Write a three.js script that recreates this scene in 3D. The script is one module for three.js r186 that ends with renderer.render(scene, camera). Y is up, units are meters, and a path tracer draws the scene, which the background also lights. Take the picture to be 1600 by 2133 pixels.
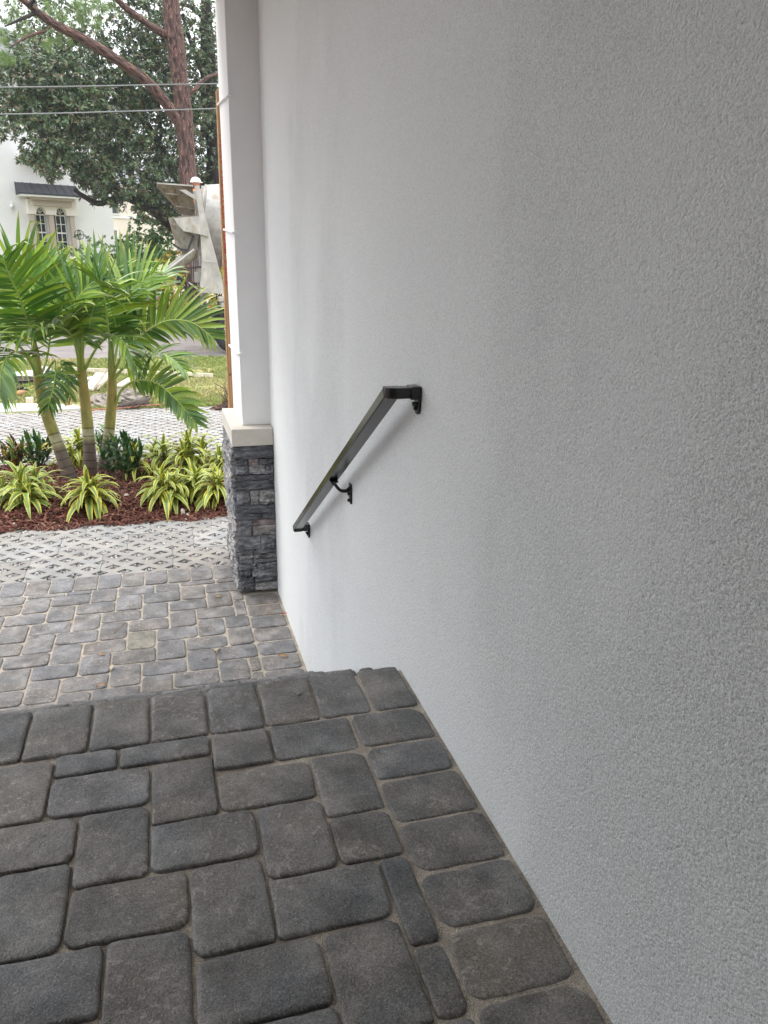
import * as THREE from 'three';
import { mergeGeometries } from 'three/addons/utils/BufferGeometryUtils.js';
import { RoundedBoxGeometry } from 'three/addons/geometries/RoundedBoxGeometry.js';
import { MarchingCubes } from 'three/addons/objects/MarchingCubes.js';
import { FontLoader } from 'three/addons/loaders/FontLoader.js';
import { TextGeometry } from 'three/addons/geometries/TextGeometry.js';

// ---------------------------------------------------------------- camera, sky, sun, exposure
const scene = new THREE.Scene();
const camera = new THREE.PerspectiveCamera(66.76, 3 / 4, 0.05, 900);
camera.rotation.order = 'YXZ';
camera.position.set(0, 2.2375, 0);
camera.rotation.set(-0.30409, -0.27404, 0.01239);
const renderer = new THREE.WebGLRenderer({ antialias: true });
renderer.setSize(768, 1024);
renderer.toneMapping = THREE.LinearToneMapping;
renderer.toneMappingExposure = 2.95;
renderer.shadowMap.enabled = true;

const rnd0 = (s) => () => { s |= 0; s = (s + 0x6d2b79f5) | 0; let t = Math.imul(s ^ (s >>> 15), 1 | s); t = (t + Math.imul(t ^ (t >>> 7), 61 | t)) ^ t; return ((t ^ (t >>> 14)) >>> 0) / 4294967296; };
let rnd = rnd0(7);
const rr = (a, b) => a + (b - a) * rnd();
const pick = (a) => a[Math.floor(rnd() * a.length)];
const clamp = (v, a = 0, b = 1) => Math.min(b, Math.max(a, v));
const sstep = (a, b, v) => { const t = clamp((v - a) / (b - a)); return t * t * (3 - 2 * t); };
const lerp = (a, b, t) => a + (b - a) * t;

// periodic value noise on an n x n grid, p cells across (py down)
function noise(n, p, seed, py = p, h = n) {
  const r = rnd0(seed), L = new Float32Array(p * py), o = new Float32Array(n * h);
  for (let i = 0; i < L.length; i++) L[i] = r();
  const xi = new Int32Array(n), xj = new Int32Array(n), xf = new Float32Array(n);
  for (let x = 0; x < n; x++) { const u = (x * p) / n, i = Math.floor(u), f = u - i; xi[x] = i % p; xj[x] = (i + 1) % p; xf[x] = f * f * (3 - 2 * f); }
  for (let y = 0; y < h; y++) {
    const v = (y * py) / h, j = Math.floor(v), g = v - j, gf = g * g * (3 - 2 * g), a = (j % py) * p, b = ((j + 1) % py) * p;
    for (let x = 0; x < n; x++) { const f = xf[x], A = L[a + xi[x]], B = L[a + xj[x]], C = L[b + xi[x]], D = L[b + xj[x]]; const t = A + (B - A) * f; o[y * n + x] = t + (C + (D - C) * f - t) * gf; }
  }
  return o;
}
function fbm(n, p, seed, oct = 4, gain = 0.5, py = p, h = n) {
  const o = new Float32Array(n * h); let a = 1, s = 0;
  for (let k = 0; k < oct; k++) { const m = noise(n, p << k, seed + k * 101, py << k, h); for (let i = 0; i < o.length; i++) o[i] += m[i] * a; s += a; a *= gain; }
  for (let i = 0; i < o.length; i++) o[i] /= s;
  return o;
}
function tex(n, fn, srgb = true, h = n) {
  const d = new Uint8Array(n * h * 4), c = [0, 0, 0];
  for (let i = 0; i < n * h; i++) { fn(i, c, i % n, (i / n) | 0); d[i * 4] = clamp(c[0]) * 255; d[i * 4 + 1] = clamp(c[1]) * 255; d[i * 4 + 2] = clamp(c[2]) * 255; d[i * 4 + 3] = 255; }
  const t = new THREE.DataTexture(d, n, h); t.wrapS = t.wrapT = THREE.RepeatWrapping; t.magFilter = THREE.LinearFilter; t.minFilter = THREE.LinearMipmapLinearFilter; t.generateMipmaps = true;
  if (srgb) t.colorSpace = THREE.SRGBColorSpace;
  t.needsUpdate = true; return t;
}
const grey = (n, f, h = n) => tex(n, (i, c) => { c[0] = c[1] = c[2] = f[i]; }, false, h);
const rep = (t, x, y = x) => { t.repeat.set(x, y); return t; };
const S = (l) => (l <= 0.0031308 ? l * 12.92 : 1.055 * Math.pow(l, 1 / 2.4) - 0.055);   // linear to sRGB value

{ // an overcast sky: luminance rises towards the zenith, faint cloud texture
  const w = 512, h = 256, d = new Float32Array(w * h * 4), cl = fbm(w, 6, 51, 5, 0.55, 4, h);
  for (let y = 0; y < h; y++) for (let x = 0; x < w; x++) {
    const el = ((y + 0.5) / h - 0.5) * Math.PI, s = Math.sin(el), i = (y * w + x) * 4;
    const L = s > 0 ? (0.62 + 0.62 * s) * (0.9 + 0.22 * cl[y * w + x]) : 0.25;
    d[i] = L * 0.97; d[i + 1] = L * 0.995; d[i + 2] = L * 1.04; d[i + 3] = 1;
  }
  const t = new THREE.DataTexture(d, w, h, THREE.RGBAFormat, THREE.FloatType); t.mapping = THREE.EquirectangularReflectionMapping; t.magFilter = t.minFilter = THREE.LinearFilter; t.needsUpdate = true;
  scene.background = t; scene.environment = t;
}
const sun = new THREE.DirectionalLight(0xfff4e6, 0.6);
sun.position.set(-14, 30, -20); sun.target.position.set(0, 0, -6); sun.castShadow = true; sun.shadow.radius = 34;
Object.assign(sun.shadow.camera, { left: -40, right: 40, top: 40, bottom: -40, near: 1, far: 120 }); sun.shadow.mapSize.set(2048, 2048);
scene.add(sun, sun.target);

// ---------------------------------------------------------------- helpers for objects
const used = new Map();
const numbered = (n) => { const k = used.get(n) || 0; used.set(n, k + 1); return k ? `${n}_${String(k).padStart(3, '0')}` : n; };
function tag(o, label, category, group) { o.userData.label = label; o.userData.category = category; if (group) o.userData.group = group; return o; }
function thing(name, label, category, pos = [0, 0, 0], group) { const g = new THREE.Group(); g.name = numbered(name); g.position.set(...pos); scene.add(g); return tag(g, label, category, group); }
function struct(name, geo, mat) { const m = geo ? new THREE.Mesh(geo, mat) : new THREE.Group(); m.name = numbered(name); m.userData.kind = 'structure'; if (geo) m.castShadow = m.receiveShadow = true; scene.add(m); return m; }
function part(parent, name, geo, mat, label, stuff) {
  const m = geo.isInstancedMesh ? geo : new THREE.Mesh(Array.isArray(geo) ? merge(geo) : geo, mat); m.name = name; m.castShadow = m.receiveShadow = true;
  if (label) m.userData.label = label; if (stuff) m.userData.kind = 'stuff';
  parent.add(m); return m;
}
function merge(list) { const idx = list.map((g) => (g.index ? g.toNonIndexed() : g)); const keep = idx.every((g) => g.attributes.color); for (const g of idx) { for (const k of Object.keys(g.attributes)) if (!['position', 'normal', 'uv'].includes(k) && !(k === 'color' && keep)) g.deleteAttribute(k); if (!g.attributes.normal) g.computeVertexNormals(); if (!g.attributes.uv) g.setAttribute('uv', new THREE.BufferAttribute(new Float32Array(g.attributes.position.count * 2), 2)); g.morphAttributes = {}; } return mergeGeometries(idx, false); }
const V = (a, b, c) => (Array.isArray(a) ? new THREE.Vector3(...a) : new THREE.Vector3(a, b, c));
// metre uvs by the dominant direction of each face
function muv(geo, ox = 0, oy = 0) {
  const g = geo.index ? geo.toNonIndexed() : geo; const p = g.attributes.position, uv = new Float32Array(p.count * 2), a = V(), b = V(), c = V();
  for (let i = 0; i < p.count; i += 3) {
    a.fromBufferAttribute(p, i); b.fromBufferAttribute(p, i + 1).sub(a); c.fromBufferAttribute(p, i + 2).sub(a); b.cross(c);
    const x = Math.abs(b.x), y = Math.abs(b.y), z = Math.abs(b.z);
    for (let k = i; k < i + 3; k++) { const X = p.getX(k), Y = p.getY(k), Z = p.getZ(k); const [u, v] = y >= x && y >= z ? [X, Z] : x >= z ? [Z, Y] : [X, Y]; uv[2 * k] = u + ox; uv[2 * k + 1] = v + oy; }
  }
  g.setAttribute('uv', new THREE.BufferAttribute(uv, 2)); return g;
}
function box(x0, x1, y0, y1, z0, z1, bev = 0) {
  const w = x1 - x0, h = y1 - y0, d = z1 - z0;
  const g = bev ? new RoundedBoxGeometry(w, h, d, 2, Math.min(bev, w / 2.05, h / 2.05, d / 2.05)) : new THREE.BoxGeometry(w, h, d);
  g.translate((x0 + x1) / 2, (y0 + y1) / 2, (z0 + z1) / 2); return muv(g);
}
function bar(a, b, w, h = w, bev = 0, up = [0, 1, 0]) { // box beam from a to b, w across, h along up
  const A = V(a), B = V(b), L = A.distanceTo(B); const g = bev ? new RoundedBoxGeometry(w, h, L, 2, bev) : new THREE.BoxGeometry(w, h, L); muv(g); const gg = muv(g);
  const m = new THREE.Matrix4().lookAt(B, A, V(up)); gg.applyMatrix4(m); gg.translate((A.x + B.x) / 2, (A.y + B.y) / 2, (A.z + B.z) / 2); return gg;
}
function cyl(a, b, r0, r1 = r0, n = 12) {
  const A = V(a), B = V(b), L = A.distanceTo(B); const g = new THREE.CylinderGeometry(r1, r0, L, n, 1);
  g.applyQuaternion(new THREE.Quaternion().setFromUnitVectors(V(0, 1, 0), B.clone().sub(A).normalize())); g.translate((A.x + B.x) / 2, (A.y + B.y) / 2, (A.z + B.z) / 2); return g;
}
// tapered tube along points with a radius per point; uv in metres (u round, v along); jit makes it uneven
function limb(pts, rad, n = 10, seg = 5, jit = 0, seed = 1) {
  const cv = new THREE.CatmullRomCurve3(pts.map((p) => V(p)), false, 'centripetal'), N = (pts.length - 1) * seg, r = rnd0(seed * 77 + 5);
  const pos = [], uv = [], idx = [], P = V(), T = V(), U = V(), W = V(); const L = cv.getLength(); let prev = null;
  for (let i = 0; i <= N; i++) {
    const t = i / N; cv.getPoint(t, P); cv.getTangent(t, T);
    if (!prev) prev = Math.abs(T.y) > 0.9 ? V(1, 0, 0) : V(0, 1, 0); U.copy(prev).addScaledVector(T, -prev.dot(T)).normalize(); prev = U.clone(); W.crossVectors(T, U);
    const f = t * (rad.length - 1), k = Math.min(rad.length - 2, Math.floor(f)), R = lerp(rad[k], rad[k + 1], f - k);
    for (let j = 0; j <= n; j++) { const a = ((j % n) / n) * Math.PI * 2, q = R * (1 + (j < n ? (r() - 0.5) * jit : 0)); pos.push(P.x + (U.x * Math.cos(a) + W.x * Math.sin(a)) * q, P.y + (U.y * Math.cos(a) + W.y * Math.sin(a)) * q, P.z + (U.z * Math.cos(a) + W.z * Math.sin(a)) * q); uv.push((j / n) * Math.round(Math.max(1, 2 * Math.PI * rad[0] / 0.4)) * 0.4, t * L); }
  }
  if (jit) for (let i = 0; i <= N; i++) { const a = i * (n + 1) * 3, b = (i * (n + 1) + n) * 3; for (let k = 0; k < 3; k++) pos[b + k] = pos[a + k]; }
  for (let i = 0; i < N; i++) for (let j = 0; j < n; j++) { const a = i * (n + 1) + j, b = a + n + 1; idx.push(a, a + 1, b, b, a + 1, b + 1); }
  const c0 = pos.length / 3; for (const [i, p] of [[0, cv.getPoint(0)], [N, cv.getPoint(1)]]) { pos.push(p.x, p.y, p.z); uv.push(0, 0); const c = pos.length / 3 - 1; for (let j = 0; j < n; j++) { const a = i * (n + 1) + j; i ? idx.push(a, a + 1, c) : idx.push(a + 1, a, c); } }
  const g = new THREE.BufferGeometry(); g.setAttribute('position', new THREE.Float32BufferAttribute(pos, 3)); g.setAttribute('uv', new THREE.Float32BufferAttribute(uv, 2)); g.setIndex(idx); g.computeVertexNormals(); return g;
}
function prism(pts, depth, bev = 0) { // polygon in xy, extruded along +z
  const s = new THREE.Shape(pts.map((p) => new THREE.Vector2(p[0], p[1]))); return muv(new THREE.ExtrudeGeometry(s, { depth, bevelEnabled: bev > 0, bevelSize: bev, bevelThickness: bev, bevelSegments: 2 }));
}
const lin = (r, g, b) => new THREE.Color().setRGB(r, g, b);
const std = (c, rough = 0.8, o = {}) => new THREE.MeshStandardMaterial({ color: Array.isArray(c) ? lin(...c) : c, roughness: rough, ...o });
function instanced(geo, mat, list) { // list of {p, q or e, s, c}
  const m = new THREE.InstancedMesh(geo, mat, list.length), M = new THREE.Matrix4(), q = new THREE.Quaternion(), e = new THREE.Euler();
  list.forEach((o, i) => { q.setFromEuler(e.set(...o.e)); M.compose(V(o.p), q, Array.isArray(o.s) ? V(o.s) : V(o.s, o.s, o.s)); m.setMatrixAt(i, M); if (o.c) m.setColorAt(i, lin(...o.c)); });
  return m;
}

// ---------------------------------------------------------------- surfaces
const WX = 0.674;                                          // the stucco wall's face
function blurN(n, r, passes, seed) { // isotropic grain: white noise, blurred, scaled to unit deviation; wraps
  const q = rnd0(seed); let a = new Float32Array(n * n), b = new Float32Array(n * n); for (let i = 0; i < a.length; i++) a[i] = q() - 0.5;
  for (let p = 0; p < passes; p++) { for (const [s, t] of [[1, n], [n, 1]]) { for (let l = 0; l < n; l++) { let acc = 0; const o = l * t; for (let k = -r; k <= r; k++) acc += a[o + ((k + n) % n) * s]; for (let k = 0; k < n; k++) { b[o + k * s] = acc; acc += a[o + ((k + r + 1) % n) * s] - a[o + ((k - r + n) % n) * s]; } } [a, b] = [b, a]; } }
  let m = 0; for (const v of a) m += v * v; m = Math.sqrt(m / a.length); for (let i = 0; i < a.length; i++) a[i] /= m; return a;
}
const stuccoBump = (() => { // sand-float stucco: fine even grain with flattened tops and scattered small pits
  const n = 2048, a = blurN(n, 2, 3, 11), b = blurN(n, 4, 3, 12), c = blurN(n, 3, 3, 16), f = new Float32Array(n * n);
  for (let i = 0; i < f.length; i++) { let h = a[i] * 0.5 + b[i] * 0.6; if (h > 0.4) h = 0.4 + (h - 0.4) * 0.35; f[i] = 0.64 + h * 0.17 - sstep(1.7, 2.5, -c[i]) * 0.34; }
  return grey(n, f);
})();
const blot = (n, seed, base, amp, warm = 0.01, p = 5) => { const a = fbm(n, p, seed, 5, 0.55), b = fbm(n, p * 3, seed + 9, 4, 0.6); return tex(n, (i, c) => { const v = S(base) + (a[i] - 0.5) * amp + (b[i] - 0.5) * amp * 0.5, k = (b[i] - 0.5) * warm; c[0] = v + k; c[1] = v; c[2] = v - k; }); };
const stuccoMap = (() => { // off-white paint; fine dark specks all over, denser and darker in broad drifts
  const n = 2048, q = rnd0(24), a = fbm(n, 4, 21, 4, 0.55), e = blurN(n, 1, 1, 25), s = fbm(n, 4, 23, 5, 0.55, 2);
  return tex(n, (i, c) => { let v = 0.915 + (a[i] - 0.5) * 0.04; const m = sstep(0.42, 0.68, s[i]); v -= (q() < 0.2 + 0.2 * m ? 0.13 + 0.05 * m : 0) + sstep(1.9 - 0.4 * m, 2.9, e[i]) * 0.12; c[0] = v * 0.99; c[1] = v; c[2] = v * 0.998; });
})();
const M = {};
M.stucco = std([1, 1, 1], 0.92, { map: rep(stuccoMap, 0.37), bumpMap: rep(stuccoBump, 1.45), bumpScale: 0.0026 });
M.smooth = std([1, 1, 1], 0.85, { map: rep(blot(512, 31, 0.86, 0.03), 0.8), bumpMap: rep(stuccoBump, 1.2), bumpScale: 0.0006 });
M.ceiling = std([0.6, 0.59, 0.57], 0.9);
M.capStone = std([1, 1, 1], 0.85, { map: rep((() => { const n = 512, a = fbm(n, 5, 33, 4), g = noise(n, 200, 34); return tex(n, (i, c) => { const v = 0.80 + (a[i] - 0.5) * 0.10 - sstep(0.78, 0.9, g[i]) * sstep(0.5, 0.65, a[i]) * 0.14; c[0] = v; c[1] = v * 0.975; c[2] = v * 0.925; }); })(), 2), bumpMap: rep(grey(512, fbm(512, 40, 35, 3)), 2), bumpScale: 0.002 });

// tumbled concrete paver: charcoal with cast streaks, pale scuffs and specks
const paverMaps = [0, 1, 2].map((k) => { const n = 512, a = fbm(n, 5, 40 + k * 7, 5, 0.6), st = fbm(n, 70, 41 + k * 7, 2, 0.5, 5), sp = noise(n, 230, 42 + k * 7), sc = fbm(n, 44, 43 + k * 7, 3, 0.6, 26), m = fbm(n, 4, 44 + k * 7, 3), gr = noise(n, 256, 45 + k), bl = fbm(n, 10, 46 + k, 4, 0.6);
  return tex(n, (i, c) => { let v = 0.68 + (a[i] - 0.5) * 0.42 + (st[i] - 0.5) * 0.05 + (gr[i] - 0.5) * 0.27 + (bl[i] - 0.5) * 0.26; v -= sstep(0.14, 0.06, sp[i]) * 0.25; const scuff = sstep(0.61, 0.7, sc[i] + (gr[i] - 0.5) * 0.1) * sstep(0.5, 0.64, m[i]); v += scuff * 0.13 + sstep(0.87, 0.95, sp[i]) * 0.2 + sstep(0.93, 0.99, gr[i]) * 0.2; const w = (m[i] - 0.5) * 0.06; c[0] = v + w; c[1] = v; c[2] = v - w; }); });
const paverBump = grey(512, (() => { const a = fbm(512, 14, 61, 5, 0.6), b = noise(512, 200, 62), o = new Float32Array(512 * 512); for (let i = 0; i < o.length; i++) o[i] = a[i] * 0.7 + b[i] * 0.2 - sstep(0.16, 0.05, b[i]) * 0.3 + 0.15; return o; })());
const paverTones = [[0.150, 0.147, 0.145], [0.154, 0.147, 0.140], [0.143, 0.143, 0.146], [0.158, 0.150, 0.141], [0.138, 0.136, 0.135], [0.148, 0.143, 0.139]];
const mkPavers = (gain, rough, tint = [1, 1, 1]) => paverTones.map((t, k) => std(t.map((v, j) => v * gain * tint[j]), rough, { map: rep(paverMaps[k % 3], 1.9, 1.9), bumpMap: rep(paverBump, 2.2), bumpScale: 0.004 }));
M.paver = mkPavers(2.9, 0.52, [1.02, 1, 0.975]); M.paverOut = mkPavers(3.0, 0.75, [1.0, 0.98, 0.985]);
M.paverOlive = std([0.50, 0.46, 0.37], 0.8, { map: rep(paverMaps[1], 1.9), bumpMap: rep(paverBump, 3), bumpScale: 0.002 });
M.sand = std([1, 1, 1], 0.95, { map: rep((() => { const n = 512, a = noise(n, 256, 71), b = fbm(n, 6, 72, 4); return tex(n, (i, c) => { const v = 0.72 + (a[i] - 0.5) * 0.34 + (b[i] - 0.5) * 0.25; c[0] = v * 1.02; c[1] = v * 0.965; c[2] = v * 0.89; }); })(), 3), bumpMap: rep(grey(256, noise(256, 128, 73)), 6), bumpScale: 0.003 });
M.concrete = std([1, 1, 1], 0.9, { map: rep(blot(512, 81, 0.5, 0.12, 0.02, 6), 0.5), bumpMap: rep(grey(256, noise(256, 128, 82)), 2), bumpScale: 0.001 });
M.turf = [0, 1, 2].map((k) => std([[0.95, 0.91, 0.86], [0.86, 0.81, 0.75], [1.0, 0.98, 0.94]][k], 0.88, { map: rep(blot(512, 90 + k * 5, 0.30, 0.16, 0.04, 5), 0.9), bumpMap: rep(paverBump, 4), bumpScale: 0.002 }));
M.bed = std([1, 1, 1], 0.95, { map: rep((() => { const n = 512, a = noise(n, 60, 95), b = noise(n, 110, 96); return tex(n, (i, c) => { const v = a[i] * 0.6 + b[i] * 0.4 > 0.47 ? 0.72 : 0.3 + a[i] * 0.2; c[0] = v; c[1] = v * 0.98; c[2] = v * 0.95; }); })(), 2), bumpMap: rep(grey(256, noise(256, 50, 97)), 2), bumpScale: 0.01 });
M.soil = std([1, 1, 1], 1, { map: rep((() => { const n = 512, a = fbm(n, 12, 98, 5, 0.6); return tex(n, (i, c) => { const v = 0.3 + (a[i] - 0.5) * 0.4; c[0] = v * 1.1; c[1] = v * 0.8; c[2] = v * 0.66; }); })(), 0.7) });
M.grass = std([1, 1, 1], 1, { map: rep((() => { const n = 1024, a = fbm(n, 10, 101, 5, 0.6), b = noise(n, 400, 102), d = fbm(n, 5, 103, 4); return tex(n, (i, c) => { const k = sstep(0.42, 0.66, d[i] * 0.6 + a[i] * 0.4), v = 0.78 + (a[i] - 0.5) * 0.4 + (b[i] - 0.5) * 0.5; c[0] = lerp(0.60, 0.74, k) * v; c[1] = lerp(0.63, 0.66, k) * v; c[2] = lerp(0.33, 0.46, k) * v; }); })(), 0.22) });
M.asphalt = std([1, 1, 1], 0.9, { map: rep((() => { const n = 512, a = noise(n, 200, 105), b = fbm(n, 5, 106, 4); return tex(n, (i, c) => { const v = 0.47 + (a[i] - 0.5) * 0.16 + (b[i] - 0.5) * 0.12; c[0] = v * 1.04; c[1] = v * 0.985; c[2] = v * 0.965; }); })(), 0.5) });
// ledge stone of the pillar
M.ledge = [[0.38, 0.385, 0.405], [0.245, 0.25, 0.27], [0.52, 0.51, 0.50], [0.56, 0.525, 0.50], [0.45, 0.36, 0.35]].map((c, k) => std(c, 0.78, { map: rep((() => { const n = 256, a = fbm(n, 5, 111 + k, 5, 0.62, 16), g = noise(n, 110, 112 + k); return tex(n, (i, q) => { const v = 0.72 + (a[i] - 0.5) * 0.9 + (g[i] - 0.5) * 0.2; q[0] = v; q[1] = v; q[2] = v * 1.01; }); })(), 4), bumpMap: rep(grey(256, fbm(256, 8, 118, 5, 0.6, 30)), 5), bumpScale: 0.008 }));
M.black = std([0.012, 0.012, 0.013], 0.3, { metalness: 0.0 });
M.blackMatt = std([0.01, 0.01, 0.011], 0.5);
M.wood = std([1, 1, 1], 0.8, { map: rep((() => { const n = 256, a = fbm(n, 26, 121, 3, 0.5, 2), b = fbm(n, 3, 122, 3); return tex(n, (i, c) => { const v = 0.68 + (a[i] - 0.5) * 0.3 + (b[i] - 0.5) * 0.2; c[0] = v * 0.97; c[1] = v * 0.76; c[2] = v * 0.54; }); })(), 8, 1) });
M.woodPale = std([1, 1, 1], 0.85, { map: rep((() => { const n = 256, a = fbm(n, 30, 124, 3, 0.5, 2), b = fbm(n, 5, 125, 3); return tex(n, (i, c) => { const v = 0.78 + (a[i] - 0.5) * 0.2 + (b[i] - 0.5) * 0.2; c[0] = v; c[1] = v * 0.95; c[2] = v * 0.86; }); })(), 4, 1) });
M.red = std([0.55, 0.06, 0.05], 0.7);
M.plastic = std([0.78, 0.78, 0.78], 0.5);

// ---------------------------------------------------------------- ground, street, lawn
const sheet = (x0, x1, z0, z1, y, nx = 1, nz = 1) => { const g = new THREE.PlaneGeometry(x1 - x0, z1 - z0, nx, nz); g.rotateX(-Math.PI / 2); g.translate((x0 + x1) / 2, y, (z0 + z1) / 2); const p = g.attributes.position, u = g.attributes.uv; for (let i = 0; i < p.count; i++) u.setXY(i, p.getX(i), p.getZ(i)); return g; };
struct('ground', sheet(-300, 300, -400, 60, -0.1), M.soil);
{ // lawn between the drive and the street, gently uneven
  const g = sheet(-9, 6, -21.1, -13.2, 0, 60, 40), p = g.attributes.position; rnd = rnd0(301);
  for (let i = 0; i < p.count; i++) p.setY(i, -0.03 + 0.025 * Math.sin(p.getX(i) * 1.7 + p.getZ(i)) * Math.sin(p.getZ(i) * 1.3) + rr(-0.006, 0.006));
  g.computeVertexNormals(); struct('lawn', g, M.grass);
  const blade = new THREE.BufferGeometry(); const pos = []; // a tuft of seven bent blades
  for (let k = 0; k < 7; k++) { const a = rr(0, 6.28), r = rr(0, 0.03), h = rr(0.03, 0.065), w = 0.005, b = rr(0.01, 0.04), c = Math.cos(a), s = Math.sin(a), x = c * r, z = s * r; const A = [x - s * w, 0, z + c * w], B = [x + s * w, 0, z - c * w], C = [x + c * b * 0.4 - s * w * 0.8, h * 0.7, z + s * b * 0.4 + c * w * 0.8], D = [x + c * b * 0.4 + s * w * 0.8, h * 0.7, z + s * b * 0.4 - c * w * 0.8], T = [x + c * b, h, z + s * b]; pos.push(...A, ...B, ...C, ...C, ...B, ...D, ...C, ...D, ...T); }
  blade.setAttribute('position', new THREE.Float32BufferAttribute(pos, 3)); blade.computeVertexNormals(); blade.setAttribute('uv', new THREE.Float32BufferAttribute(new Float32Array(pos.length / 3 * 2), 2));
  const list = []; const dry = fbm(64, 5, 305, 3);
  for (let i = 0; i < 26000; i++) { const x = rr(-8, 4.5), z = -13.3 - 7.7 * Math.pow(rnd(), 1.25); if (z > -14.25 + 0.0 && x < -1.0 && z > -14.3 + (x + 1.0) * -0.02) { if (x < -1.35) continue; } const k = dry[(Math.floor((x + 9) * 4) % 64) + 64 * (Math.floor(-z * 4) % 64)]; const t = sstep(0.35, 0.68, k + rr(-0.12, 0.12)), v = rr(0.75, 1.25); list.push({ p: [x, -0.03, z], e: [0, rr(0, 6.28), 0], s: rr(0.7, 1.25), c: [lerp(0.22, 0.44, t) * v, lerp(0.27, 0.37, t) * v, lerp(0.07, 0.19, t) * v] }); }
  const im = instanced(blade, std([1, 1, 1], 0.9, { side: THREE.DoubleSide }), list); im.name = 'grass'; im.userData.kind = 'stuff'; im.castShadow = im.receiveShadow = true; tag(im, 'short dry yellow green grass of the lawn before the street', 'grass'); scene.add(im);
}
struct('street', sheet(-60, 60, -29.5, -21.1, -0.05), M.asphalt);
struct('far_lawn', sheet(-60, 60, -70, -29.5, -0.03, 1, 1), M.grass);
{ const s = new THREE.Shape([[-9, -12.9], [-3.2, -13.25], [-1.35, -13.42], [-1.5, -13.75], [-2.2, -14.0], [-3.4, -14.35], [-9, -15]].map((p) => new THREE.Vector2(p[0], -p[1]))); const g = new THREE.ExtrudeGeometry(s, { depth: 0.08, bevelEnabled: true, bevelSize: 0.01, bevelThickness: 0.01, bevelSegments: 1 }); g.rotateX(-Math.PI / 2); g.translate(0, -0.075, 0); struct('sidewalk', muv(g), M.concrete); }

// ---------------------------------------------------------------- pavers
function paverGeo(w, d, h, seed, round = 0.018, soft = 0.006) { // tumbled paver: uneven outline, worn edges; top at y = 0, centre at the origin
  const r = rnd0(seed), raw = [], W = w / 2, D = d / 2; const n = 4;
  for (const [sx, sz, a0] of [[1, 1, 0], [-1, 1, 90], [-1, -1, 180], [1, -1, 270]]) { const q = Math.min(round * (0.45 + r() * 1.1), W * 0.7, D * 0.7); for (let i = 0; i <= n; i++) { const a = ((a0 + (i / n) * 90) * Math.PI) / 180; raw.push([sx * (W - q) + Math.cos(a) * q, sz * (D - q) + Math.sin(a) * q]); } }
  const pts = []; raw.forEach((a, i) => { const b = raw[(i + 1) % raw.length], L = Math.hypot(b[0] - a[0], b[1] - a[1]); pts.push(a); if (L > 0.03) for (let k = 1; k < 5; k++) pts.push([lerp(a[0], b[0], k / 5), lerp(a[1], b[1], k / 5)]); });
  const m = pts.length, nor = pts.map((p, i) => { const a = pts[(i + m - 1) % m], b = pts[(i + 1) % m], x = b[1] - a[1], z = a[0] - b[0], l = Math.hypot(x, z) || 1; return [x / l, z / l]; });
  const jit = pts.map(() => r() * 0.0017), sf = pts.map(() => soft * (0.6 + r() * 0.9)); const pos = [], idx = [], uv = [], ox = r() * 5, oy = r() * 5, flip = r() > 0.5, tx = (r() - 0.5) * 0.004, tz = (r() - 0.5) * 0.004;
  const rings = [[0, -1e9], [0, -1.25], [0.3, -0.5], [0.95, -0.13], [2.3, 0], [4.5, 0.06]];
  for (const [inn, y] of rings) for (let i = 0; i < m; i++) { const k = inn > 2 ? Math.min(soft * inn, (inn > 4 ? 0.34 : 0.24) * Math.min(W, D)) : Math.min(jit[i] + inn * sf[i], 0.16 * Math.min(W, D)), x = pts[i][0] * (1 - k / W), z = pts[i][1] * (1 - k / D); pos.push(x, y < -9 ? -h : y * sf[i] + (tx * x) / W + (tz * z) / D + (inn > 2 ? (r() - 0.5) * 0.0009 : 0), z); }
  for (let k = 0; k < rings.length - 1; k++) for (let i = 0; i < m; i++) { const a = k * m + i, b = k * m + ((i + 1) % m), c = a + m, e = b + m; idx.push(a, c, b, b, c, e); }
  const c0 = pos.length / 3; pos.push(0, soft * 0.08, 0); const b0 = (rings.length - 1) * m; for (let i = 0; i < m; i++) idx.push(b0 + i, c0, b0 + ((i + 1) % m));
  for (let i = 0; i < pos.length / 3; i++) { const x = pos[3 * i], y = pos[3 * i + 1], z = pos[3 * i + 2]; const u = x + ox + y * 0.7, v = z + oy + y * 0.7; flip ? uv.push(v, u) : uv.push(u, v); }
  const g = new THREE.BufferGeometry(); g.setAttribute('position', new THREE.Float32BufferAttribute(pos, 3)); g.setAttribute('uv', new THREE.Float32BufferAttribute(uv, 2)); g.setIndex(idx); g.computeVertexNormals(); return g;
}
function layPaver(parent, r, y, joint, h, mats, seed, round, soft) { // r = [x0, x1, z0, z1] joint centre to joint centre
  const w = r[1] - r[0] - joint, d = r[3] - r[2] - joint; if (w < 0.022 || d < 0.022) return null;
  const m = part(parent, numbered('paver'), paverGeo(w, d, h, seed, Math.min(round, w / 3, d / 3), soft), Array.isArray(mats) ? mats[Math.floor(rnd0(seed + 3)() * mats.length)] : mats);
  const q = rnd0(seed + 8); m.position.set((r[0] + r[1]) / 2, y + (q() - 0.5) * 0.004, (r[2] + r[3]) / 2); m.rotation.y = (q() - 0.5) * 0.012; return m;
}
const clipR = (r, b) => [Math.max(r[0], b[0]), Math.min(r[1], b[1]), Math.max(r[2], b[2]), Math.min(r[3], b[3])];
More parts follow.
